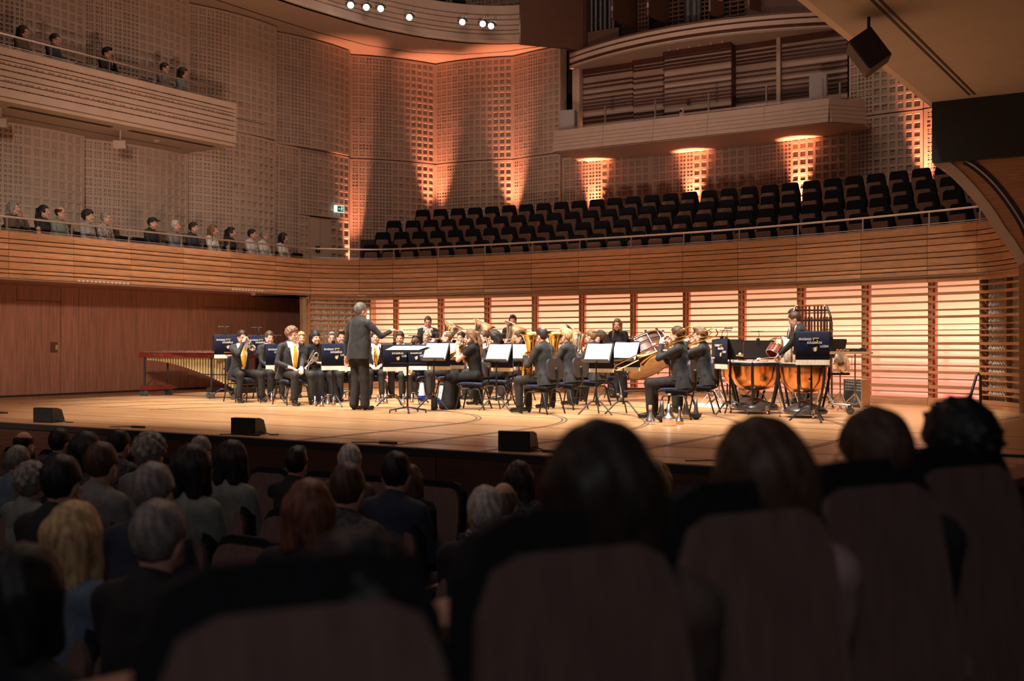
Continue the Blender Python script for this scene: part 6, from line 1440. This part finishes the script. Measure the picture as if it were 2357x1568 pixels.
# ---- mutes on the floor
for kind, px, py, sc, lab in (('straight', 1497, 977, 1.0, 'squat aluminium straight mute with cork beside the front trombonist\'s shoe'), ('big', 1540, 980, 1.12, 'large aluminium mute with cylindrical base in front of the trombonist'), ('copper', 1564, 977, 1.0, 'aluminium mute with copper bottom right of the large one'),
                              ('cup', 1524, 972, 1.0, 'black cup mute with red felt behind the large aluminium mute'), ('cup', 1602, 966, 1.0, 'black cup mute with red felt under the trombonist\'s chair'), ('straight', 1580, 960, .95, 'aluminium straight mute behind the copper-bottomed one'), ('copper', 1545, 969, .95, 'aluminium mute half hidden behind the large one'),
                              ('blue', 971, 931, 1.0, 'white cone mute with blue bowl left of the ponytail woman, the left one'), ('blue', 1016, 942, 1.02, 'white cone mute with blue bowl nearest the ponytail woman'), ('blue', 1031, 926, .95, 'white cone mute with blue bowl behind the ponytail woman\'s knees'),
                              ('small', 625, 925, 1.1, 'small metal mute under the second man from the left'), ('straight', 672, 926, .8, 'small aluminium mute behind the curly-haired man'), ('small', 725, 934, 1.1, 'small metal mute by the feet of the woman with the fringe'), ('copper', 741, 936, .75, 'short copper-bottomed mute by the black skirt'), ('straight', 755, 935, .8, 'short aluminium mute left of the banner stand foot'), ('small', 768, 934, 1.1, 'small pale mute at the foot of the banner stand left of the conductor'),
                              ('copper', 793, 917, .75, 'small copper mute behind the conductor\'s legs'), ('straight', 870, 929, .8, 'small aluminium mute right of the conductor\'s shoe'), ('copper', 880, 931, .75, 'small copper mute beside the aluminium one right of the conductor'), ('small', 888, 930, 1.2, 'thin small mute in the cluster right of the conductor'), ('copper', 928, 930, .75, 'copper mute under the dark-haired young man'), ('small', 948, 928, 1.1, 'small mute left of the blue-bowled ones')):
    mute(kind, lab, at_floor(px, py), sc)
s_, t_ = at_floor(999, 944); t = thing('black_case', 'small black box standing between the blue-bowled mutes', 'case', (s_, t_, 0), face(10)); MB().rbox((0, 0, .10), (.09, .08, .20), .02).build('body', 'black_matte', t); MB().tube([(-.04, 0, .20), (-.03, 0, .24), (.03, 0, .24), (.04, 0, .20)], .008, 6).build('handle', 'black_matte', t)
# ---- along the stage edge
for px, py, lab in ((112, 972, 'black stage monitor wedge at the far left of the stage edge'), (500, 1007, 'black stage monitor wedge second from the left on the stage edge'), (1142, 1045, 'black stage monitor wedge in the middle of the stage edge'), (2100, 1088, 'black stage monitor wedge between the two right-hand heads')):
    s_, t_ = at_floor(px, py); t_ = max(t_, 9.85); t = thing('stage_monitor', lab, 'speaker', (s_, t_, 0), R(8)); t.scale = (.66, .66, .66)
    MB().prism([(-.16, 0), (.14, 0), (.18, .05), (.10, .27), (-.02, .31), (-.16, .31)], -.27, .27, Matrix.Rotation(R(180), 4, 'Z') @ Matrix(((0, 0, 1, 0), (-1, 0, 0, 0), (0, 1, 0, 0), (0, 0, 0, 1)))).build('cabinet', 'black_gloss', t)
    MB().box((0, -.166, .16), (.50, .008, .27)).build('grille', 'black_matte', t); MB().tube([(.27, .05, .06), (.38, .08, .02), (.50, .02, .012), (.60, .10, .012)], .012, 6).build('cable', 'black_matte', t)
for k, (px, py) in enumerate(((5, 952), (318, 985), (580, 1003), (892, 1022), (1272, 1042), (1686, 1065), (2330, 1052))):
    s_, t_ = at_floor(px, py); t_ = max(t_, 9.75); t = thing('floor_socket', 'flat black floor box with cable on the stage edge, %s from the left' % ordinal(k + 1), 'floor box', (s_, t_, 0), 0, 'floor boxes along the stage edge'); MB().rbox((0, 0, .012), (.22, .07, .024), .015).build('box', 'black_matte', t); MB().tube([(-.11, 0, .01), (-.24, .02, .006), (-.34, -.08, .006), (-.42, -.12, .006)], .006, 5).build('cable', 'black_matte', t)
s_, t_ = at_floor(2252, 955); t = thing('stair_handrail', 'black inverted-V handrail at the right edge of the stage', 'handrail', (s_, t_, 0), face(0)); MB().tube([(-.25, -.1, 0), (-.03, 0, .60), (0, 0, .635), (.03, 0, .60), (.04, .02, 0)], .022, 8).build('tube', 'black_metal', t); MB().box((-.25, -.1, .01), (.1, .1, .02)).build('foot_plate', 'black_metal', t); MB().box((.04, .02, .01), (.1, .1, .02)).build('foot_plate', 'black_metal', t)
# ================================================================== audience
CL = ['cloth_black', 'cloth_navy', 'cloth_grey', 'cloth_brown', 'cloth_blue', 'cloth_sage', 'cloth_plaid', 'cloth_white']
def listener(label, loc, rz, **kw):
    d = dict(outfit='shirt', pants='cloth_black', h=.022, legs=True, seat=.44, hl=(-.08, .30, .62), hr=(.08, .30, .62), skin='skin_b'); d.update(kw); return person(label, loc, rz, **d)
# ---- left gallery listeners, one row behind the timber front
def gal(px, s): return (s, on_s(px, s))
G1 = [(25, 'grey-haired woman leaning on a hand at far left', dict(fem=True, style='bob', hcol='hair_grey', cloth='cloth_brown', hl=(-.1, .22, 1.02))),
      (95, 'dark-haired woman in black sleeveless top', dict(fem=True, style='ponytail', hcol='hair_black', cloth='cloth_black', bare_arms=True)),
      (133, 'bald man with glasses in a grey-green shirt', dict(style='ring', hcol='hair_dark', glasses=True, cloth='cloth_sage')),
      (197, 'woman with short dark curls in a striped top', dict(fem=True, style='curly', hcol='hair_dark', cloth='cloth_stripe')),
      (238, 'man with glasses in a patterned shirt leaning on his hand', dict(style='short', hcol='hair_grey', glasses=True, cloth='cloth_print')),
      (345, 'bearded man with a dark cap', dict(style='crop', hcol='hair_dark', cap='cloth_black', cloth='cloth_black')),
      (398, 'grey-haired man in white shirt and dark jacket', dict(style='short', hcol='hair_white', cloth='cloth_grey')),
      (440, 'dark-haired man in a navy shirt', dict(style='short', hcol='hair_dark', cloth='cloth_navy')),
      (485, 'long-haired woman in a white top', dict(fem=True, style='longdark', hcol='hair_light', cloth='cloth_white')),
      (527, 'dark-haired woman in a black top', dict(fem=True, style='ponytail', hcol='hair_black', cloth='cloth_black', bare_arms=True)),
      (575, 'dark-haired man in a white T-shirt', dict(style='short', hcol='hair_black', cloth='cloth_white')),
      (604, 'grey-haired man with glasses in a white shirt', dict(style='crop', hcol='hair_grey', glasses=True, cloth='cloth_white')),
      (647, 'dark-haired woman in a white blouse nearest the empty corner seat', dict(fem=True, style='bob', hcol='hair_black', cloth='cloth_white'))]
SG = -20.05
for px, lab, kw in G1:
    s, t = gal(px, SG); listener('seated ' + lab + ' in the left gallery', (s, t, 2.55), R(-90 + 18), head=(-12, 2), **kw)
    put_seat((s - .14, t - .0, 2.55), R(-90 + 8), 'dark left-gallery seat under the ' + ' '.join(lab.split()[:9]), 'left gallery seats')
for px, lab in ((62, 'second empty one from the far left'), (163, 'between bald man and striped top'), (283, 'right of the patterned shirt'), (320, 'left of the bearded man with a cap'), (685, 'empty at the corner next to the white blouse')):
    s, t = gal(px, SG); put_seat((s - .14, t, 2.55), R(-90 + 8), 'dark tip-up seat in the left gallery, ' + lab, 'left gallery seats')
# ---- balcony above
SB = -20.75
for px, lab, kw in ((47, 'dark-haired woman at the far left of the upper left balcony', dict(fem=True, style='longdark', hcol='hair_dark', cloth='cloth_brown')), (120, 'man in dark shirt second on the upper left balcony', dict(style='short', hcol='hair_dark', cloth='cloth_navy')),
                    (240, 'young man in black T-shirt resting his chin on the upper left balcony', dict(style='quiff', hcol='hair_black', cloth='cloth_black', hl=(-.03, .22, 1.03))), (373, 'man in grey T-shirt near the end of the upper left balcony', dict(style='short', hcol='hair_dark', cloth='cloth_grey')), (415, 'woman at the end of the upper left balcony', dict(fem=True, style='bob', hcol='hair_dark', cloth='cloth_sage'))):
    s, t = gal(px, SB); listener('seated ' + lab, (s, t, 6.25), R(-90 + 22), head=(-8, -6), **kw); put_seat((s - .14, t, 6.25), R(-82), 'dark balcony seat under the ' + lab.split(' o')[0].split(' at')[0].split(' near')[0].split(' second')[0].split(' rest')[0] + ' on the upper left balcony', 'upper left balcony seats')
for px, lab in ((0, 'at the far left edge'), (190, 'left of the young man in black'), (335, 'left of the man in grey')):
    s, t = gal(px, SB); put_seat((s - .14, t, 6.25), R(-82), 'empty dark seat on the upper left balcony ' + lab, 'upper left balcony seats')
for k, px in enumerate((905, 995, 1040)):
    rp = ring_at(px); put_seat((rp[0] - .35 + .1 * k, rp[1] + .55, 10.15), R(200), 'empty dark seat on the topmost gallery, %s from the left above the spotlights' % ordinal(k + 1), 'topmost gallery seats')
# ---- stalls seats seen from behind: face +y
mat('stalls_wood', (.155, .095, .078), .45, var=.08, scale=4, stretch=(12, 12, 1), rnd=.08)
def make_stall():
    t = thing('stalls_chair', 'x', 'seat')
    out = [(-.20, .34), (-.235, .50), (-.23, .74), (-.215, .86), (-.18, .915), (-.12, .935), (.12, .935), (.18, .915), (.215, .86), (.23, .74), (.235, .50), (.20, .34)]
    T = Matrix.Translation((0, 0, 0)) @ Matrix.Rotation(R(-9), 4, 'X') @ XZ
    MB().prism(out[::-1], .02, .05, T).build('back_shell', 'stalls_wood', t)
    MB().prism([(x * 1.05, .40 + (z - .34) * .985) for x, z in out][::-1], -.05, .02, T).build('cushion', 'seat_fabric', t)
    MB().rbox((0, .26, .40), (.46, .44, .10), .08).build('seat_pad', 'seat_fabric', t)
    for sx in (-1, 1): MB().rbox((sx * .27, .20, .58), (.05, .34, .035), .02).build('armrest', 'stalls_wood', t); MB().box((sx * .27, .18, .29), (.03, .10, .56)).build('arm_post', 'black_metal', t)
    return t
STALL0 = make_stall(); _su = [0]
def stall(loc, rz, label, group='stalls seats'):
    t = STALL0 if not _su[0] else copy_tree(STALL0); _su[0] += 1; t.location = loc; t.rotation_euler = (0, 0, rz); t['label'] = label; t['group'] = group; return t
ZF = -.95; ROWS = [7.05 - .88 * k for k in range(8)]
def row_z(px, t): return t / ((px - 1178.5) / F_PX * SN + CS)
A_ = [(43, 1005, 'balding man', dict(style='ring', hcol='hair_dark')), (125, 1000, 'dark-haired man', dict(style='short', hcol='hair_black')), (183, 1012, 'woman with dark bob', dict(fem=True, style='bob', hcol='hair_black')), (262, 1003, 'dark-haired man with glasses in plaid', dict(style='short', hcol='hair_black', glasses=True, cloth='cloth_plaid')),
      (330, 1017, 'person with light grey curls', dict(fem=True, style='curly', hcol='hair_grey')), (450, 1018, 'man with greying cropped hair', dict(style='crop', hcol='hair_grey')), (520, 1034, 'dark-haired person with glasses', dict(fem=True, style='bob', hcol='hair_black', glasses=True)), (795, 1040, 'white-haired person', dict(style='short', hcol='hair_white')), (900, 1062, 'person with dark short hair', dict(style='short', hcol='hair_black')), (1187, 1078, 'woman with long dark hair', dict(fem=True, style='longdark', hcol='hair_dark')),
      (28, 1041, 'grey-haired man', dict(style='short', hcol='hair_grey')), (215, 1040, 'brown-haired man', dict(style='short', hcol='hair_brown')), (320, 1038, 'dark-haired man', dict(style='short', hcol='hair_black')), (425, 1048, 'woman with dark full hair', dict(fem=True, style='bob', hcol='hair_black')), (545, 1054, 'bald man in light blue shirt', dict(style=None, cloth='cloth_blue')), (672, 1046, 'dark-haired man with swept-back hair', dict(style='quiff', hcol='hair_black', cloth='cloth_black')), (785, 1092, 'person with brown hair', dict(style='short', hcol='hair_brown')), (935, 1088, 'woman with long brown hair', dict(fem=True, style='long', hcol='hair_brown')), (1150, 1130, 'balding fair man in light shirt', dict(style='ring', hcol='hair_light', cloth='cloth_stripe')),
      (118, 1062, 'dark-haired man', dict(style='short', hcol='hair_black')), (55, 1085, 'woman with grey curls', dict(fem=True, style='curly', hcol='hair_grey')), (213, 1088, 'woman with long blonde hair', dict(fem=True, style='long', hcol='hair_blond')), (330, 1079, 'man with thick grey hair', dict(style='short', hcol='hair_grey')), (387, 1074, 'woman with brown bob', dict(fem=True, style='bob', hcol='hair_brown')), (478, 1082, 'bald man', dict(style=None)), (516, 1092, 'dark-haired man', dict(style='short', hcol='hair_black')), (692, 1138, 'woman with reddish hair', dict(fem=True, style='bob', hcol='hair_red')),
      (343, 1152, 'brown-haired man in light blue', dict(style='short', hcol='hair_brown', cloth='cloth_blue')), (552, 1137, 'dark-haired woman with bare neck', dict(fem=True, style='bob', hcol='hair_black')), (1105, 1147, 'white-haired man', dict(style='short', hcol='hair_white', cloth='cloth_black')), (882, 1170, 'woman with blonde bob', dict(fem=True, style='bob', hcol='hair_blond', cloth='cloth_white')),
      (142, 1190, 'woman with large blonde bob', dict(fem=True, style='long', hcol='hair_blond')), (335, 1192, 'grey-haired man with glasses', dict(style='short', hcol='hair_grey', glasses=True, cloth='cloth_black')), (8, 1320, 'dark silhouette', dict(style='bob', hcol='hair_black')), (1500, 1082, 'fair-haired person half hidden by long hair', dict(fem=True, style='bob', hcol='hair_blond'))]
OCC = {}
for j, (px, py, lab, kw) in enumerate(A_):
    cand = []
    for ri, t in enumerate(ROWS):
        Z = row_z(px, t + .12); zt = CAM_H - (py - HOR) * Z / F_PX; cand.append((abs(zt - .31), ri, Z, zt))
    for _, ri, Z, zt in sorted(cand):
        s = PZ(px, Z)[0]
        if .10 < zt < .50 and not any(abs(s - q) < .47 for q in OCC.get(ri, [])): break
    else: print('no seat for', lab, px); continue
    OCC.setdefault(ri, []).append(s); t = ROWS[ri]; sz = min(max((zt - ZF) / 1.285, .90), 1.10)
    look = math.atan2(-(-12.0 - s), 14.5 - t); kw = dict(kw); kw.setdefault('cloth', CL[(j * 5 + 3) % 7])
    near = ri >= 3
    rn = ordinal(ri + 1)
    listener('seated %s in the %s stalls row, seen from behind' % (lab, rn) if lab not in ('dark-haired man', 'grey-haired man') else 'seated %s in the %s stalls row, seen from behind, %s' % (lab, rn, 'left of the plaid shirt' if px == 125 else 'beside the grey-haired front' if px == 28 else 'under the light curls' if px == 320 else 'left of the blonde' if px == 118 else 'right of the bald head'), (s, t + .12, ZF), look * .25, head=(-math.degrees(look) * .45, 0), size=sz, h=.020 if near else .024, **kw)
    stall((s, t - .02, ZF), 0, 'brown stalls seat of the ' + lab + ' (%s row)' % rn if False else 'brown stalls seat behind the %s, %s row' % (lab, rn) + (' %s' % ['near the aisle', 'mid row', 'further left'][j % 3] if lab in ('dark-haired man', 'grey-haired man') else ''))
# unoccupied stalls seats
def ledge_s(t):    # stalls end where the raised side block begins
    p = (-.027 * CS - 2.47 * SN, -.027 * SN + 2.47 * CS); d = (.675 * CS - .737 * SN, .675 * SN + .737 * CS); k = (t - p[1]) / d[1]; return p[0] + d[0] * k
for ri, t in enumerate(ROWS):
    s = -10.6; n = 0
    while s < ledge_s(t) - .75:
        X = (s * CS + t * SN) / depth(s, t) * F_PX + 1178.5
        if -60 < X < 1900 and depth(s, t) > 2.2 and not any(abs(s - q) < .50 for q in OCC.get(ri, [])):
            n += 1; OCC.setdefault(ri, []).append(s); stall((s, t - .02, ZF), 0, 'empty brown stalls seat, %s free one from the left in the %s row' % (ordinal(n), ordinal(ri + 1)))
        s += .1
# ---- raised side block in the foreground: five seats along the right-hand side
U_ = np.array((.675, .737)); Fw = np.array((-.737, .675))
def camxy(v): return (v[0] * CS - v[1] * SN, v[0] * SN + v[1] * CS)
P_A = np.array((-.213, 1.325)); FZ = -.38; Fs = np.array((-.10, .995))
rowdir = camxy(U_); facing = camxy(Fw); fcs = camxy(Fs); frz = math.atan2(-fcs[0], fcs[1]); Fm = camxy((-.45, .89)); fmz = math.atan2(-Fm[0], Fm[1])
a0, a1 = P_A + U_ * -3 - Fw * 2.2, P_A + U_ * 9 - Fw * 2.2; b0, b1 = P_A + U_ * -3 + Fw * .82, P_A + U_ * 9 + Fw * .82
kind_struct(MB().prism([camxy(a0), camxy(a1), camxy(b1), camxy(b0)], -.95, FZ).build('floor_side_block', 'floor_dark'))
wp = struct('wall_side_block', 'low timber parapet with a wooden ledge before the raised side seats')
c0, c1 = P_A + U_ * -3 + Fw * .70, P_A + U_ * 5.5 + Fw * .70; e = Fw * .05
MB().prism([camxy(c0), camxy(c1), camxy(c1 + e), camxy(c0 + e)], -.95, .47).build('parapet', 'stalls_wood', wp)
mat('ledge_wood', (.30, .13, .08), .4, var=.08, scale=4)
MB().prism([camxy(c0 - Fw * .05), camxy(c1 - Fw * .05), camxy(c1 + e * 2.6), camxy(c0 + e * 2.6)], .47, .51).build('ledge', 'ledge_wood', wp)
NEAR = [('dark round-haired head close to the camera at lower left', dict(style='curly', hcol='hair_black', cloth='cloth_black'), .905), ('woman with long straight brown hair in the centre foreground', dict(fem=True, style='long', hcol='hair_dark', cloth='cloth_brown'), 1.02), ('woman with chin-length brown hair right of the long-haired woman', dict(fem=True, style='bob', hcol='hair_brown', cloth='cloth_pink', seed=2), 1.0), ('man with short dark hair and glasses in the right foreground', dict(style='short', hcol='hair_brown', glasses=True, cloth='cloth_black'), 1.0), ('person with spiky dark hair at the far right foreground', dict(style='spiky', hcol='hair_black', cloth='cloth_black'), .99)]
STN = ['nearest the camera at lower left', 'in the centre foreground', 'right of centre', 'under the man with glasses at right', 'at the far right foreground']
for k, (lab, kw, sz) in enumerate(NEAR):
    P = P_A + U_ * .55 * k; x, y = camxy(P); o = stall((x, y, FZ), fmz, 'large brown wooden seat back ' + STN[k], 'raised side seats'); o.scale = (.86, 1, 1.235)
    q = camxy(P + np.array((.018, .205))); listener('seated %s, seen from behind' % lab, (q[0], q[1], FZ), (frz + fmz * 2) / 3, head=(6, 0), size=sz * .975, h=.014, seat=.46, **kw)
for k in (-1,):
    P = P_A + U_ * .55 * k; x, y = camxy(P); o = stall((x, y, FZ), fmz, 'brown wooden seat back %s of the raised side row' % ('past the right end' if k > 0 else 'at the near end'), 'raised side seats'); o.scale = (.86, 1, 1.235)
